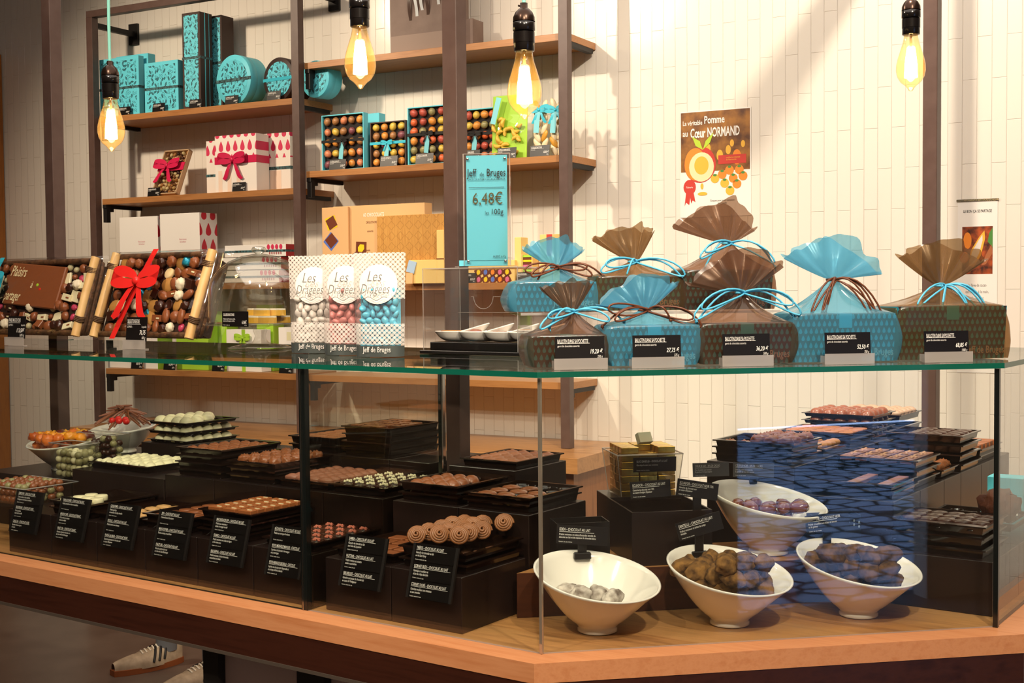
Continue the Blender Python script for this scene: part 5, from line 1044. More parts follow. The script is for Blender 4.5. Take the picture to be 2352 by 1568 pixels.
stack('ribbed rose logs',-.748,.262,1.059,zr2,1,'log',chr_,4,7,'chocolate_log','ribbed pinkish brown chocolate log behind the dark joint',w=.163,l=.2,rot=.15,dz=.006,rr=.1)
stack('milk rochers',-.915,.262,1.090,zr2,3,'rocher',chm,4,5,'chocolate_rocher','knobbly milk chocolate rocher left of the dark joint',w=.163,l=.2,rr=3,dz=.004)
stack('rounded milk shells',-1.095,.262,1.110,zr2,4,'shell',chm,4,5,'chocolate_shell','rounded ribbed milk chocolate right of the wavy white ones',w=.165,l=.2,dz=.004,rr=.1)
stack('wavy white chocolates',-1.402,.29,1.045,1.0265,1,'wave',chw,5,5,'white_chocolate_leaf','wavy white chocolate leaf on the left middle tray',w=.245,l=.18,dz=.006,rr=.3)
# third row
riser(-.596,-.405,.51,.725,zr3,'pale milk shells beside the central post'); riser(-.97,-.778,.51,.725,zr3,'tall stack of small squares'); riser(-.777,-.652,.51,.725,zr3,'space left of the central post')
riser(-1.16,-.971,.51,.725,zr3,'thin round discs behind the dark joint'); riser(-1.36,-1.161,.51,.725,1.06,'gap between the domes and the discs'); riser(-1.70,-1.361,.51,.725,1.0695,'stack of white domes')
stack('pale milk shells',-.408,.52,1.1005,zr3,1,'shell',mat('pale_milk','a5694a',.4),4,5,'chocolate_shell','ribbed pale milk chocolate shell right of the central post',w=.163,l=.2,dz=.004,rr=.2,sc=1.1)
stack('small squares',-.781,.52,1.156,zr3,4,'square',chm,4,5,'chocolate_square','small milk chocolate square with pale top on the tall rear stack',w=.163,l=.2,dz=.002,skip=((3,0),(3,4),(2,4)))
stack('thin round discs',-.965,.52,1.121,zr3,2,'disc',mat('tan_choc','a86a44',.4),4,5,'chocolate_disc','thin round milk chocolate disc on the rear tray behind the dark joint',w=.163,l=.2,dz=.006)
stack('white domes',-1.522,.52,1.139,1.0695,3,'dome',chw,4,5,'white_chocolate_dome','white chocolate dome on the top tray at the rear left',w=.165,l=.2,lower=True,region=lambda i,j:(i+j*.6)<4.2,sc=1.25,jit=.001,tsz=.5,dz=.0)
# left: bowls and clear containers
def slantbowl(name,lab,fr,x,y,z,Rr=.120,h=.105,tx=-.12,ty=.19,rf=.038,rz=0):
    t=thing(name,lab,'bowl',fr,x,y,z,rz,group=None)
    n=14; pr=[]
    def pt(t_,rin): 
        r=rf*.86+(Rr-rf*.86)*(t_**.80); return r-rin
    mb=MB(); seg=64; rings=[]
    prof=[(0,0,0),(rf*.9,0,0),(rf,.002,0),(rf*.98,.007,0),(rf*.92,.010,0)]+[(pt(i/n,0),.012+(h-.012)*(i/n)**1.08,i/n) for i in range(1,n+1)]
    prof+=[(Rr-.0022,h+.0012,1)]+[(max(0,pt(i/n,.005)),.017+(h-.0165)*(i/n)**1.08,i/n) for i in range(n,-1,-1)]+[(0,.0165,0)]
    vs=[];fs=[];k=len(prof)
    for i in range(seg):
        a=2*math.pi*i/seg
        for r,zz,tt in prof: vs.append((r*math.cos(a),r*math.sin(a),zz+tt**1.5*(tx*r*math.cos(a)+ty*r*math.sin(a))))
    for i in range(seg):
        j=(i+1)%seg
        for q in range(k-1): fs.append((i*k+q,j*k+q,j*k+q+1,i*k+q+1))
    v,f=mb.add(vs,fs,porc,True); bmesh.ops.remove_doubles(mb.bm,verts=v,dist=1e-6); part('porcelain_body',mb,t); return t
def pile(fr,x0,y0,z0,items,name,lab,n,r0=.040,dr=.022,dzl=.024,sp=.036,bias=(0,0),seed=0,rz=0,cap=4,sc=1,grp=None,lim=1,zb=.030,bowl=(.12,.105,-.10,.20,.038)):
    rq=random.Random(seed); pts=[]
    for lv in range(cap):
        r=.10; off=rq.uniform(0,.02)
        q=-r
        k=0; yy=-r
        while yy<=r:
            xx=-r+(sp/2 if k%2 else 0)+off
            while xx<=r:
                hz_=(zb+lv*dzl-.012-.010); Rb,hb_,tx_,ty_,rf_=bowl; tt=max(0,min(1,(hz_)/(hb_-.012+(tx_*xx+ty_*yy)))); rm=rf_*.86+(Rb-rf_*.86)*tt**.8-.0215*max(1,sc*.9)
                if xx<lim and math.hypot(xx+bias[0]*lv,yy+bias[1]*lv)<=rm: pts.append((xx+bias[0]*lv+rq.uniform(-.003,.003),yy+bias[1]*lv+rq.uniform(-.003,.003),zb+lv*dzl+rq.uniform(-.002,.002)))
                xx+=sp
            yy+=sp*.86; k+=1
    pts=pts[:n]
    for p in pts:
        kd,m=rq.choice(items); solo(name,cm(kd,m),lab,'chocolate',fr,x0+p[0],y0+p[1],z0+p[2],rq.uniform(0,6),group=grp or lab,rx=rq.uniform(-.5,.5),ry=rq.uniform(-.5,.5),sc=(sc*rq.uniform(.9,1.12),)*3)
hb=.1
xb,zb_=LP('c',150,1130,.36)
riser(-2.06,-1.665,.25,.475,.992,'dried fruit bowl at the far left'); riser(-2.06,-1.705,.48,.70,1.02,'chocolate stick bowl at the far left')
xb=LP('c',160,1060,.40)[0]
slantbowl('white_bowl','white slanted bowl of dried orange fruits at the far left of the case','c',xb,.385,.9925,.105,.085,.0,.15)
for i,c in enumerate(('e8921e','d8702a','f0a830','b8541e','6a2418')): mat('dried_%d'%i,c,.35,coat=.3)
pile('c',xb,.385,.9925,[('rocher',MATS['dried_%d'%i]) for i in range(5)],'dried_fruit','glazed orange dried fruit piled in the far left white bowl',46,.045,.022,.018,.030,seed=5,cap=5,sc=1.15,bowl=(.105,.085,0,.15,.038))
xa=LP('c',268,1030,.56)[0]
slantbowl('white_bowl','white slanted bowl of chocolate sticks left of the white domes','c',xa,.585,1.0205,.095,.075,.0,.10)
for i in range(42):
    an=R.uniform(0,6.28); r=R.uniform(.01,.055)
    solo('chocolate_stick',cm('stick',chr_ if i%3 else chm),'thin chocolate stick heaped in the white bowl left of the white domes','chocolate','c',xa+r*math.cos(an),.585+r*math.sin(an),1.0205+.092+.045*(1-r/.06)+R.uniform(-.006,.006),an+R.uniform(-.4,.4),group='heaped chocolate sticks',ry=.55*(r/.055)+R.uniform(-.1,.1))
for i in range(5): solo('red_sweet',cm('nut',redr),'red glazed sweet beside the chocolate sticks','sweet','c',xa+.02+.016*i,.53+.01*(i%2),1.0205+.100+.004*(i%2),0,group='red glazed sweets')
def clearbox(lab,u,v,z,w,d,h,m=clearf):
    t=thing('clear_container',lab,'container','c',u,v,z); mb=MB(); w1=w*.84; d1=d*.84; x=(w-w1)/2; y=(d-d1)/2
    B=[(-w1/2,y,0),(w1/2,y,0),(w1/2,y+d1,0),(-w1/2,y+d1,0)]; T=[(-w/2,0,h),(w/2,0,h),(w/2,d,h),(-w/2,d,h)]
    mb.add(B+T,[(i,(i+1)%4,(i+1)%4+4,i+4) for i in range(4)]+[(3,2,1,0)],glass('clear_plastic',(.93,.93,.90),.07)); part('clear_walls',mb,t)
    mb=MB(); mb.tube([T[i] for i in range(4)],.0016,acre,6,closed=True); part('rim',mb,t); return t
u1=LP('c',152,1080,.27)[0]; clearbox('clear tapered container of olive green sugared nuts at the far left',u1,.262,.9927,.125,.07,.095)
for q in range(1):
    ol=[('nut',mat('olive_dragee','c2ba92',.3)),('nut',mat('olive_dark','948c62',.3)),('nut',chw)]
    rq=random.Random(4)
    for k in range(4):
        for i in range(5):
            for j in range(3):
                kd,m=rq.choice(ol); solo('sugared_nut',cm(kd,m),'olive green sugared nut in the clear container at the far left','sweet','c',u1-.042+i*.021+rq.uniform(-.003,.003),.281+j*.018,.9927+.012+k*.0185+rq.uniform(-.002,.002),rq.uniform(0,3),group='olive green sugared nuts',sc=(1.05,)*3)
u1=LP('c',266,1030,.44)[0]; 
clearbox('clear tapered container of glossy coated almonds in front of the stick bowl',u1-.02,.385,1.0272,.16,.06,.075)
rq=random.Random(9)
for k in range(3):
    for i in range(6):
        for j in range(2): solo('coated_almond',cm('nut',chd if rq.random()<.7 else mat('olive_dark','948c62',.3)),'glossy dark coated almond in the clear container below the stick bowl','sweet','c',u1-.07+i*.021+rq.uniform(-.003,.003),.405+j*.018,1.0272+.012+k*.0185+(.01 if i in(3,4) else 0),rq.uniform(0,3),group='glossy coated almonds')
u1=LP('c',50,1150,.12)[0]; clearbox('clear tray of brown hazelnut balls at the left front edge',u1,.06,.9565,.20,.16,.045)
rq=random.Random(12)
for k in range(3):
    for i in range(8):
        for j in range(5): solo('hazelnut_ball',cm('nut',chm if rq.random()<.8 else mat('olive_dark','948c62',.3)),'glossy brown hazelnut ball in the clear tray at the left front','sweet','c',u1-.075+i*.0212+rq.uniform(-.003,.003),.078+j*.026,.9565+.012+k*.0165,rq.uniform(0,3),group='glossy hazelnut balls')
# D side
for i,(u0,u1_,v0,v1,z1,d) in enumerate(((-.06,.153,.775,.958,1.10,'milk rocher stack at the right'),(-.06,.153,.959,1.138,1.10,'tan ribbed logs at the right'),(-.06,.153,1.139,1.318,1.10,'flat milk discs at the right'),(-.06,.153,1.319,1.498,1.10,'knobbed milk domes at the right'),(-.06,.153,1.499,1.72,1.10,'pale striped logs at the right'),
  (.156,.366,.79,.972,1.04,'long pink bars'),(.156,.366,.973,1.152,1.04,'hazelnut studded bars'),(.156,.366,1.153,1.29,1.04,'orange nut clusters'),(.156,.366,1.291,1.472,1.04,'dark oval medallions'),(.156,.366,1.473,1.75,1.04,'caramel coated slabs'),
  (.375,.592,.692,.90,zr1,'dark ovals and bars at the right front'),(.375,.592,.901,1.13,zr1,'empty gold tinted mould tray'),(.375,.592,1.131,1.24,zr1,'right end of the case'))):
    riser(u0,u1_,v0,v1,z1,d)
Dw,Dl=.196,.166
stack('milk rochers at the right',.148,.782,1.148,1.10,3,'rocher',chm,5,4,'chocolate_rocher','knobbly milk chocolate rocher on the right rear stack',w=Dw,l=Dl,lower=True,region=lambda i,j:i>=2,rr=3,dz=.004,sc=1.1,kindt=1)
stack('tan ribbed logs',.148,.966,1.1185,1.10,1,'log',mat('tan_log','b07a48',.4),4,5,'chocolate_log','tan ribbed chocolate log right of the rocher stack',w=Dw,l=.165,rot=1.2,dz=.006)
stack('flat milk discs at the right',.148,1.146,1.136,1.10,2,'disc',mat('tan_choc','a86a44',.4),5,4,'chocolate_disc','flat milk chocolate disc on the right rear tray',w=Dw,l=.165,dz=.008)
stack('knobbed milk domes',.14,1.326,1.172,1.10,4,'dome',mat('rosy_milk','8e5138',.25,coat=.3),5,4,'chocolate_dome','glossy milk dome on the highest right tray',w=Dw,l=.165,lower=True,dz=.0,sc=1.15,tsz=.55)
stack('pale striped logs',.148,1.51,1.150,1.10,2,'log',mat('striped_log','b89880',.45),5,5,'chocolate_log','pale striped chocolate log beside the right steel post',w=Dw,l=.18,dz=.008,rr=.1)
stack('long pink bars',.362,.80,1.073,1.04,2,'longbar',mat('pink_bar','a87468',.4),5,2,'chocolate_stick_bar','long pinkish chocolate bar on the tray over the right perforated box',w=Dw,l=Dl,region=lambda i,j:i in(2,4),dz=.004,kindt=1)
stack('hazelnut studded bars',.357,.983,1.103,1.04,3,'longbar',mat('studded_bar','94604c',.4),5,2,'chocolate_stick_bar','long milk bar studded with hazelnuts behind the pink bars',w=Dw,l=Dl,dz=.006,kindt=1,sc=1.15,region=lambda i,j:i<5)
mb=MB()
for i in range(9): mb.ell((R.uniform(-.008,.008),R.uniform(-.035,.035),.0092),(.0042,.0042,.0025),mat('hazelnut_stud','c99a78',.5),1)
sm=mb.mesh('hazelnut_studs')
for o in [o for o in S.objects if o.get('label') and 'studded with hazelnuts' in o['label']]: part('hazelnut_studs',sm,o,'hazelnut studs')
stack('orange nut clusters',.362,1.158,1.062,1.04,1,'rocher',mat('nut_cluster','9c5a30',.45),5,4,'nut_cluster','orange brown nut cluster between the bars and the oval medallions',w=Dw,l=.125,rr=3,dz=.006)
stack('dark oval medallions',.366,1.298,1.128,1.04,4,'medal',chd,4,4,'chocolate_medallion','dark oval chocolate on the tall grey edged stack at the right',w=Dw,l=Dl,dz=.006,sc=1.15,rr=.4,region=lambda i,j:i>0)
stack('caramel slabs',.362,1.49,1.075,1.04,2,'block',mat('caramel_slab','9a5a34',.4),4,5,'chocolate_slab','caramel coloured slab behind the dark oval stack',w=Dw,l=.2,dz=.008)
stack('dark ovals and bars',.575,.705,1.020,zr1,3,'medal',chd,5,4,'chocolate_medallion','glossy dark oval chocolate on the right front tray',w=.194,l=.175,dz=.005,region=lambda i,j:j>=1,kindt=2,sc=1.05)
for i in range(2): solo('chocolate_plate',cm('longbar',chd),'long dark chocolate bar on the right front tray beside the corner joint','chocolate','c',.47+.055*i,.735,1.0075,1.57,group='long dark bars at the right front')
stack('the gold tinted mould',.575,.925,.992,zr1,1,None,None,0,0,'','',w=.194,l=.18,kindt=2)
# ------------------------------------------------------------ the white bowls across the corner
for (px,py,lab) in ((1372,1448,'white slanted bowl of sugar dusted truffles nearest the glass corner'),(1676,1432,'white slanted bowl of cracked cocoa truffles in the middle'),(1972,1412,'white slanted bowl of plain cocoa truffles on the right')):
    s_,t_=LZ('h',px,py,.8495); slantbowl('white_bowl',lab,'h',s_,t_,.8495,tx=-.10,ty=.20)
    if 'sugar' in lab: pile('h',s_,t_,.8495,[('truffle',snow),('truffle2',snow)],'sugar_truffle','sugar dusted white truffle in the bowl nearest the glass corner',15,.040,.014,.024,.033,bias=(-.006,-.002),seed=2,sc=1.08,lim=.035)
    elif 'cracked' in lab: pile('h',s_,t_,.8495,[('truffle',noisy('cocoa_cracked','3a230e','8f6632',60,.9,.9,.002,160)),('truffle2',MATS['cocoa_cracked'])],'cocoa_truffle','cracked golden brown cocoa truffle in the middle bowl',43,.040,.024,.026,.039,bias=(-.008,.004),seed=3,cap=6,sc=1.12,lim=.075)
    else: pile('h',s_,t_,.8495,[('truffle',coco),('truffle2',coco)],'cocoa_truffle','plain dark cocoa truffle in the right bowl',40,.040,.024,.026,.039,bias=(-.004,.004),seed=8,cap=6,sc=1.12,lim=.062)
s_,t_=LZ('h',1765,1269,.9365); slantbowl('white_bowl','large white slanted bowl standing on the wooden step behind the others','h',s_,t_,.9365,.122,.115,tx=-.14,ty=.16,rf=.042)
pile('h',s_,t_,.9365,[('almond',mat('glazed_milk','7a4024',.15,coat=.6))],'glazed_egg','glossy glazed milk chocolate egg in the bowl on the wooden step',22,.045,.022,.024,.036,bias=(-.004,-.004),seed=6,sc=1.7,cap=4,bowl=(.122,.115,-.14,.16,.042))
S4=(s_,t_)
# ------------------------------------------------------------ clip labels
def clip(lab,fr,px,py,depth,roll,lines,w=.092,h=.036,stem=.03,m=black,rz=0):
    x,z=LP(fr,px,py,depth); t=thing('clip_label',lab,'label',fr,x,depth,z,rz)
    mb=MB(); mb.xf=Matrix.Rotation(-roll,4,'Y')@Matrix.Rotation(-.12,4,'X'); mb.box(-w/2,w/2,0,.0012,-h/2,h/2,m); part('card',mb,t)
    mb=MB(); mb.xf=Matrix.Rotation(-roll,4,'Y')@Matrix.Rotation(-.12,4,'X'); mb.text(lines[0],-w/2+.005,h*.20,h*.22,wink,.60*min(1,30/len(lines[0])),y=-.0006,th=.004); mb.box(-w/2+.005,w*.22,-.0007,-.0004,h*.13,h*.15,wink); mb.text('\n'.join(lines[1:]),-w/2+.005,-h*.05,h*.155,wink,.68,y=-.0006); mb.text('Contient : lait, soja, noisettes',-w/2+.005,-h*.42,h*.09,wink,.7,y=-.0006); part('lettering',mb,t,'white lettering')
    if stem:
        mb=MB(); mb.box(-.009,.009,.0014,.005,-h/2-stem+.004,-h/2+.010,black,.001); mb.box(-.017,.017,-.003,.009,-h/2-stem-.010,-h/2-stem+.004,black,.002); part('clip',mb,t,'black plastic clip')
    return t
s1,t1=LZ('h',1372,1448,.8495); s2,t2=LZ('h',1676,1432,.8495); s3,t3=LZ('h',1972,1412,.8495)
clip('black clip label lettered EDEN on the rim of the sugar dusted truffle bowl','h',1338,1229,t1+.100,-.10,['EDEN – CHOCOLAT AU LAIT','Praliné noisettes et éclats d\'amandes enrobé de','chocolat au lait et de copeaux de chocolat blanc'],.104,.036,.020)
clip('tilted black clip label lettered DENTELLE on the middle truffle bowl','h',1607,1208,t2+.100,.24,['DENTELLE – CHOCOLAT AU LAIT','Praliné onctueux et éclats de crêpe','dentelle'],.094,.036,.036)
clip('black clip label lettered GAVROCHE on the right truffle bowl','h',1901,1199,t3+.100,.09,['GAVROCHE – CHOCOLAT NOIR','Praliné croustillant aux éclats de biscuits','et de graines'],.094,.036,.030)
clip('grey clip label lettered CŒUR JB LAIT above the bowl on the step','h',1633,1078,S4[1]+.118,0,['CŒUR JB LAIT - 35% DE CACAO','Duo de praliné aux noisettes','& ganache à l\'orange sanguine'],.082,.030,0,mat('grey_card','5c5a56',.3))
clip('grey clip label lettered CŒUR JB NOIR above the bowl on the step','h',1731,1079,S4[1]+.112,-.06,['CŒUR JB NOIR - 60% DE CACAO','Duo de praliné aux noisettes','& ganache de fruit de la passion'],.094,.032,.028,mat('grey_card','5c5a56',.3))
# ------------------------------------------------------------ open black box, gold box, perforated boxes
ob=thing('open_box','open glossy black box standing behind the middle bowl','box','h',.326,.272,.9365)
mb=MB(); w=.168; d=.195; h=.108; e=.004
for q in ((-w/2,w/2,0,e),(-w/2,w/2,d-e,d),(-w/2,-w/2+e,e,d-e),(w/2-e,w/2,e,d-e)): mb.box(q[0],q[1],q[2],q[3],0,h,rwood)
mb.box(-w/2+e,w/2-e,e,d-e,0,.004,rwood); part('box_body',mb,ob)
mb=MB(); mb.xf=Matrix.Translation((0,.02,h-.030)); mb.box(-w/2+.012,w/2-.012,0,.15,0,.001,darkpl); 
for q in (-w/2+.012,w/2-.013): mb.box(q,q+.001,0,.15,0,.022,darkpl)
mb.box(-w/2+.012,w/2-.012,.149,.15,0,.026,darkpl); part('inner_tray',mb,ob)
for i in range(4): solo('chocolate_almond',cm('almond',mat('glazed_milk','7a4024',.15,coat=.6)),'last few glazed chocolates inside the open black box','chocolate','h',.30+.018*i,.33+.01*(i%2),.9365+h-.030+.009,i,group='last chocolates in the open black box')
clip('black card lettered ECUADOR CHOCOLAT AU LAIT on the open black box','h',1494,1123,.285,.04,['ECUADOR – CHOCOLAT AU LAIT','Ganache de chocolat noir 70%','au cacao d\'origine Équateur'],.084,.034,0)
clip('tilted black clip card lettered ECUADOR CHOCOLAT NOIR on the open black box','h',1602,1124,.276,-.17,['ECUADOR – CHOCOLAT NOIR 70%','Ganache de chocolat noir','au cacao d\'Équateur'],.088,.034,.030)
xg,zg=LP('h',1493,1140,.50); xg0,zt_=LP('h',1493,1043,.50); gz=zg-.004
mb=MB(); mb.box(-.085,.085,0,.15,0,gz-.8495-.0005,rwood,.001); solo('riser_box',mb,'black riser box hidden under the gold wrapped blocks','riser','h',xg,.492,.8495)
gb=thing('clear_container','tapered clear container filled with gold wrapped blocks','container','h',xg,.495,gz)
hg=zt_-gz; mb=MB(); w=.125; W2=.148; B=[(-w/2,.01,0),(w/2,.01,0),(w/2,.125,0),(-w/2,.125,0)]; T=[(-W2/2,0,hg),(W2/2,0,hg),(W2/2,.135,hg),(-W2/2,.135,hg)]
mb.add(B+T,[(i,(i+1)%4,(i+1)%4+4,i+4) for i in range(4)]+[(3,2,1,0)],MATS['clear_plastic']); part('clear_walls',mb,gb); mb=MB(); mb.tube([T[i] for i in range(4)],.0018,acre,6,closed=True)
for i in range(4): mb.tube([B[i],T[i]],.0012,acre,5)
part('rim',mb,gb,'bright rim and corners')
mb=MB(); mb.xf=Matrix.Rotation(.06,4,'X'); mb.box(-.044,.052,-.0145,-.0130,hg-.034,hg-.002,black); mb.text('BLOC GIANDUJA – CHOCOLAT AU LAIT',-.037,hg-.013,.0068,wink,.56,y=-.0150,th=.004); mb.text('Gianduja fondant aux noisettes',-.037,hg-.0205,.0055,wink,.7,y=-.0150); mb.text('Contient : soja, lait, noisettes',-.037,hg-.031,.0035,wink,.7,y=-.0150); part('label_card',mb,gb,'black label lettered BLOC GIANDUJA')
rq=random.Random(3)
for k in range(7):
    for j in range(4):
        for i in range(3):
            if k==6 and (i==1 and j<2): continue
            x=xg-.041+i*.041; solo('gold_block',cm('block',chg),'small gold wrapped chocolate block stacked in the clear container','chocolate','h',x+rq.uniform(-.001,.001),.495+.028+j*.0265,gz+.002+k*.0158,rq.uniform(-.03,.03),group='gold wrapped blocks',sc=(.93,1,1))
solo('gold_block',cm('block',mat('pale_gold','f4e9c4',.35)),'pale upturned wrapped block on top of the gold blocks','chocolate','h',xg-.004,.545,gz+.002+7*.0158+.012,.3,rx=1.1,sc=(.8,1,1))
def perf(lab,x,y,z,w,d,h,rz=0):
    t=thing('perforated_box',lab,'box','h',x,y,z,rz); mb=MB()
    mb.box(-w/2,w/2,0,.0015,0,h,black); mb.box(-w/2,w/2,d-.0015,d,0,h,black); mb.box(-w/2,-w/2+.0015,.0015,d-.0015,0,h,black); mb.box(w/2-.0015,w/2,.0015,d-.0015,0,h,black); mb.box(-w/2,w/2,0,d,-.0005,.001,black); part('paper_walls',mb,t)
    mb=MB(); lightc=mat('cut_paper','8c98a0',.4)
    for i in range(int(w/.011)):
        for zz in (h*.15,h*.25,h*.72,h*.82):
            x_=-w/2+.008+i*.011; r=.0032; mb.poly([(x_+r*math.cos(a)*(.6),-.0004,zz+.004*(i%2)+r*math.sin(a)) for a in [2*math.pi*q/8 for q in range(8)]],lightc)
    part('cut_out_pattern',mb,t,'rows of small cut-out shapes')
perf('black perforated paper box behind the sugar dusted truffle bowl',LP('h',1340,1220,.272)[0],.272,.9365,.108,.065,.092)
perf('black perforated paper box right of the bowl on the step',LP('h',1925,1200,.272)[0],.272,.9365,.10,.045,.085)
# ------------------------------------------------------------ slanted label holders in front of the first row
PL=[((45,1125),(106,1131),(18,1218),(78,1228),[('SEMOLINE – CHOCOLAT NOIR','Crème au beurre à la vanille de\nMadagascar et morceaux caramélisés'),('BOLIVIENNE – CHOCOLAT NOIR','Praliné grillé et\néclats de riz soufflé'),('CARACAS – CHOCOLAT NOIR','Ganache intense et grué\nde cacao')],'first from the left'),
((146,1139),(213,1148),(121,1234),(185,1246),[('PAIN ROCHER – CHOCOLAT BLANC','Praliné amandes et éclats croustillants'),('MINON CAFÉ – CHOCOLAT BLANC','Café, praliné et noisette\nentière torréfiée'),('PALET OR – CHOCOLAT BLANC','Ganache crème de chocolat noir\nau cacao de Saint-Domingue')],'second from the left'),
((254,1154),(325,1161),(230,1252),(301,1264),[('GENDARME – CHOCOLAT AU LAIT','Praliné gianduja\net amandes de crêpe dentelle'),('FEUILLE – CHOCOLAT AU LAIT','Praliné tendre aux noisettes'),('PAVÉ À LA MAIN – CHOCOLAT NOIR','Ganache aromatique de chocolat noir\nau cacao d\'Équateur')],'third from the left'),
((370,1169),(448,1179),(348,1275),(421,1287),[('JEFF – CHOCOLAT AU LAIT','Caramel blond à l\'ancienne'),('MINI ROCHER – CHOCOLAT AU LAIT','Praliné et éclats croustillants'),('PALET OR – CHOCOLAT AU LAIT','Ganache de chocolat noir\nau cacao de Saint-Domingue')],'fourth from the left'),
((497,1185),(575,1191),(472,1291),(557,1304),[('MACARON DE JEFF – CHOCOLAT AU LAIT','Praliné aux amandes et\néclats de nougat au miel'),('FIGARO – CHOCOLAT AU LAIT','Praliné noisettes avec éclats de figues\net de raisins secs'),('BALLERINA – CHOCOLAT AU LAIT','Praliné noisettes et éclats d\'amandes\ncaramélisées et salées')],'fifth from the left'),
((630,1204),(706,1213),(606,1319),(690,1330),[('BÛCHETTE – CHOCOLAT AU LAIT','Praliné et meringue fondante'),('PETITE MERINGUE MANGUE – CHOCOLAT','Suprême de chocolat à la mangue\net sa meringue'),('PETITE MERINGUE GROSEILLE – CHOCOLAT','Suprême de chocolat noir à la groseille et\nsa meringue, éclats de biscuits')],'just left of the dark joint'),
((799,1226),(896,1237),(777,1344),(868,1358),[('SAMBA – CHOCOLAT AU LAIT','Ganache de chocolat au lait\naux fruits de la passion'),('NUTTINE – CHOCOLAT AU LAIT','Praliné rustique et noisette\nentière caramélisée'),('BRUXELLES – CHOCOLAT AU LAIT','Ganache onctueuse de chocolat lait\nau cacao de Madagascar')],'second from the near corner'),
((955,1247),(1057,1258),(931,1370),(1032,1387),[('TRÈFLE – CHOCOLAT AU LAIT','Ganache de chocolat au lait\nau thé Earl Grey'),('CORNET BLEU – CHOCOLAT AU LAIT','Gianduja croustillant et\néclats de crêpe dentelle'),('CORNET DORÉ – CHOCOLAT AU LAIT','Gianduja moelleux aux noisettes\net aux amandes')],'in front of the foil cornets')]
for TL,TR,BL,BR,tx_,lab in PL:
    a,zt_=LP('c',*TL,.040); b_,zt2=LP('c',*TR,.040); c_,zb_=LP('c',*BL,.013); d_,zb2=LP('c',*BR,.013)
    w=((b_-a)+(d_-c_))/2; zb_=(zb_+zb2)/2; zt_=(zt_+zt2)/2; h=math.hypot(zt_-zb_,.027); tl=math.atan2(.027,zt_-zb_)
    t=thing('label_holder','slanted black holder with three product cards, '+lab,'label holder','c',(a+b_+c_+d_)/4,.013,zb_,rx=-tl)
    mb=MB(); mb.box(-w/2,w/2,.001,.003,0,h,black); mb.box(-w/2-.001,-w/2+.005,-.002,.003,0,h,blackm); mb.box(w/2-.005,w/2+.001,-.002,.003,0,h,blackm); part('holder_panel',mb,t)
    for i,(ti,bo) in enumerate(tx_):
        z0=h-(i+1)*h/3; hh=h/3
        mb=MB(); mb.box(-w/2+.0055,w/2-.0055,-.001,.0009,z0+.0008,z0+hh-.0008,mat('card_black','0e0c0c',.3)); cd=part('product_card',mb,t)
        mb=MB(); fit=min(.60,(w-.016)/(.0080*.62*len(ti))); mb.text(ti,-w/2+.008,z0+hh*.68,.0080,wink,fit,y=-.0014,th=.004); mb.box(-w/2+.008,-w/2+.008+min(w-.018,len(ti)*.0080*.6*fit*1.02),-.0015,-.0012,z0+hh*.635,z0+hh*.635+.0005,wink); mb.text(bo,-w/2+.008,z0+hh*.44,.0062,wink,min(.62,(w-.016)/(.0062*.58*max(len(q) for q in bo.split('\n')))),y=-.0014); mb.text('Contient : noisette, lait, soja',-w/2+.008,z0+hh*.08,.0034,wink,.7,y=-.0014); part('lettering',mb,cd,'white lettering')
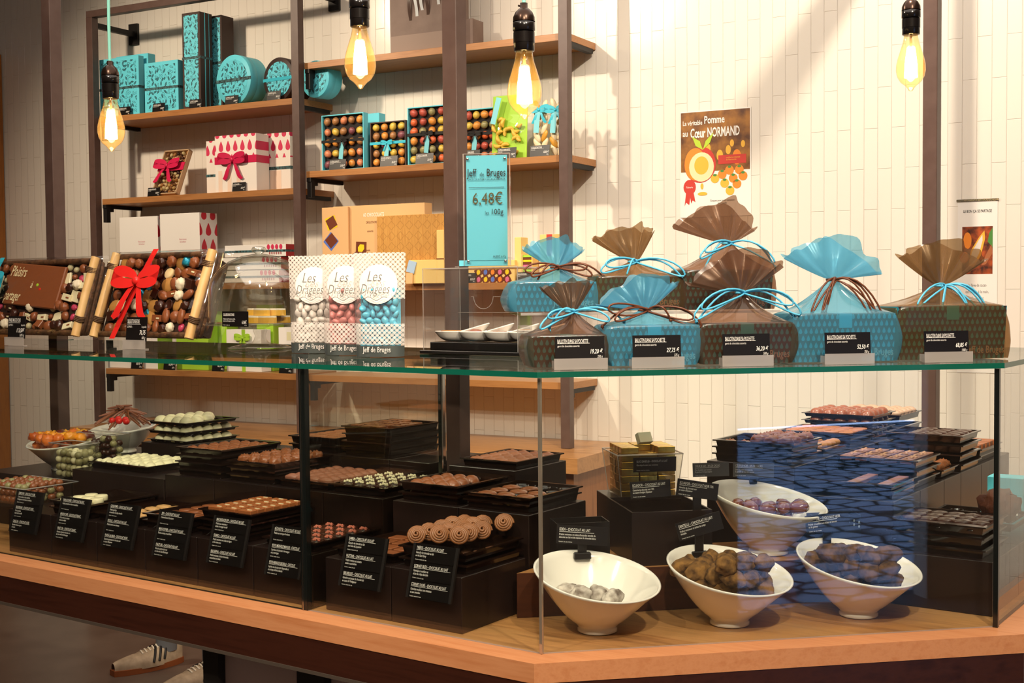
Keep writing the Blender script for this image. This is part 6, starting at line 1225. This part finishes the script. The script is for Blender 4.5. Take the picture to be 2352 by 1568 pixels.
# ------------------------------------------------------------ solid shoes added in place of their reflection in the lower counter front
def sneaker(lab,px,py,rz):
    x,y=LZ('g',px,py,0.0); t=thing('sneaker',lab,'shoe','g',x,y,.0005,rz,group=None); cream=noisy('suede_cream','b8a288','9c8870',30,.7)
    L=.29
    def body(u_,v_):
        s=u_; wd=.046*(math.sin(math.pi*min(1,s*.92+.06))**.5)*(1-.18*math.cos(2*math.pi*s)); hh=.05+.035*max(0,(s-.35)/.65)**.8; an=math.pi*v_
        if s<.3: hh=.03+.02*(s/.3)**.6
        return (wd*math.cos(an),-L/2+L*s,.018+hh*math.sin(an)**.7)
    mb=MB(); mb.grid(body,26,14,cream); part('upper',mb,t,'cream suede upper')
    mb=MB(); o=[(.05*math.sin(math.pi*min(1,s*.92+.06))**.5*sg_,-L/2-.004+(L+.008)*s) for sg_,rng in ((1,range(0,21)),(-1,range(20,-1,-1))) for s in [q/20 for q in rng]]; mb.prism(o,0,.022,mat('gum_sole','8a4a24',.6)); part('sole',mb,t,'brown gum sole')
    mb=MB()
    for k in range(3):
        for sg_ in (-1,1):
            P=[body(.50+.085*k+.10*q,.06+.40*q) for q in [i/6 for i in range(7)]]
            mb.tube([(p[0]*sg_*1.02,p[1],p[2]) for p in P],.0055,blackm,6)
    part('stripes',mb,t,'three dark side stripes')
    mb=MB()
    for k in range(5): s=.40+.055*k; mb.tube([body(s,.36),tuple(Vector(body(s,.5))+Vector((0,0,.005))),body(s+.03,.64)],.0035,mat('lace','e0d4c0',.7),6)
    part('laces',mb,t)
    mb=MB(); mb.lathe([(.036,.06),(.034,.10),(.036,.16),(.034,.2)],mat('sock','6a6a6e',.8),18,cy=L/2-.065,sy=1.25); part('sock',mb,t,'grey sock')
    return t
sneaker('cream sneaker with dark stripes standing in for its reflection, left of the pair',340,1535,-.85)
sneaker('cream sneaker with dark stripes standing in for its reflection, right of the pair',450,1580,-.72)
# ------------------------------------------------------------ right hand end beyond the corner joint
mb=MB(); mb.box(-.04,.04,0,.05,0,.10,tealp,.002); bx=solo('gift_box',mb,'small turquoise box at the right edge beyond the dark corner joint','box','c',.50,1.16,.9565)
bg=thing('chocolate_sack','clear sack of brown chocolate rocks at the right edge','sack','c',.545,.93,.9955)
mb=MB(); mb.ell((0,.0,.035),(.042,.035,.035),noisy('rock_chocolate','6a3a26','4a2418',50,.5,.6,.003),3,.35,2.5,3); part('chocolate_rock',mb,bg)
bpy.context.view_layer.update()
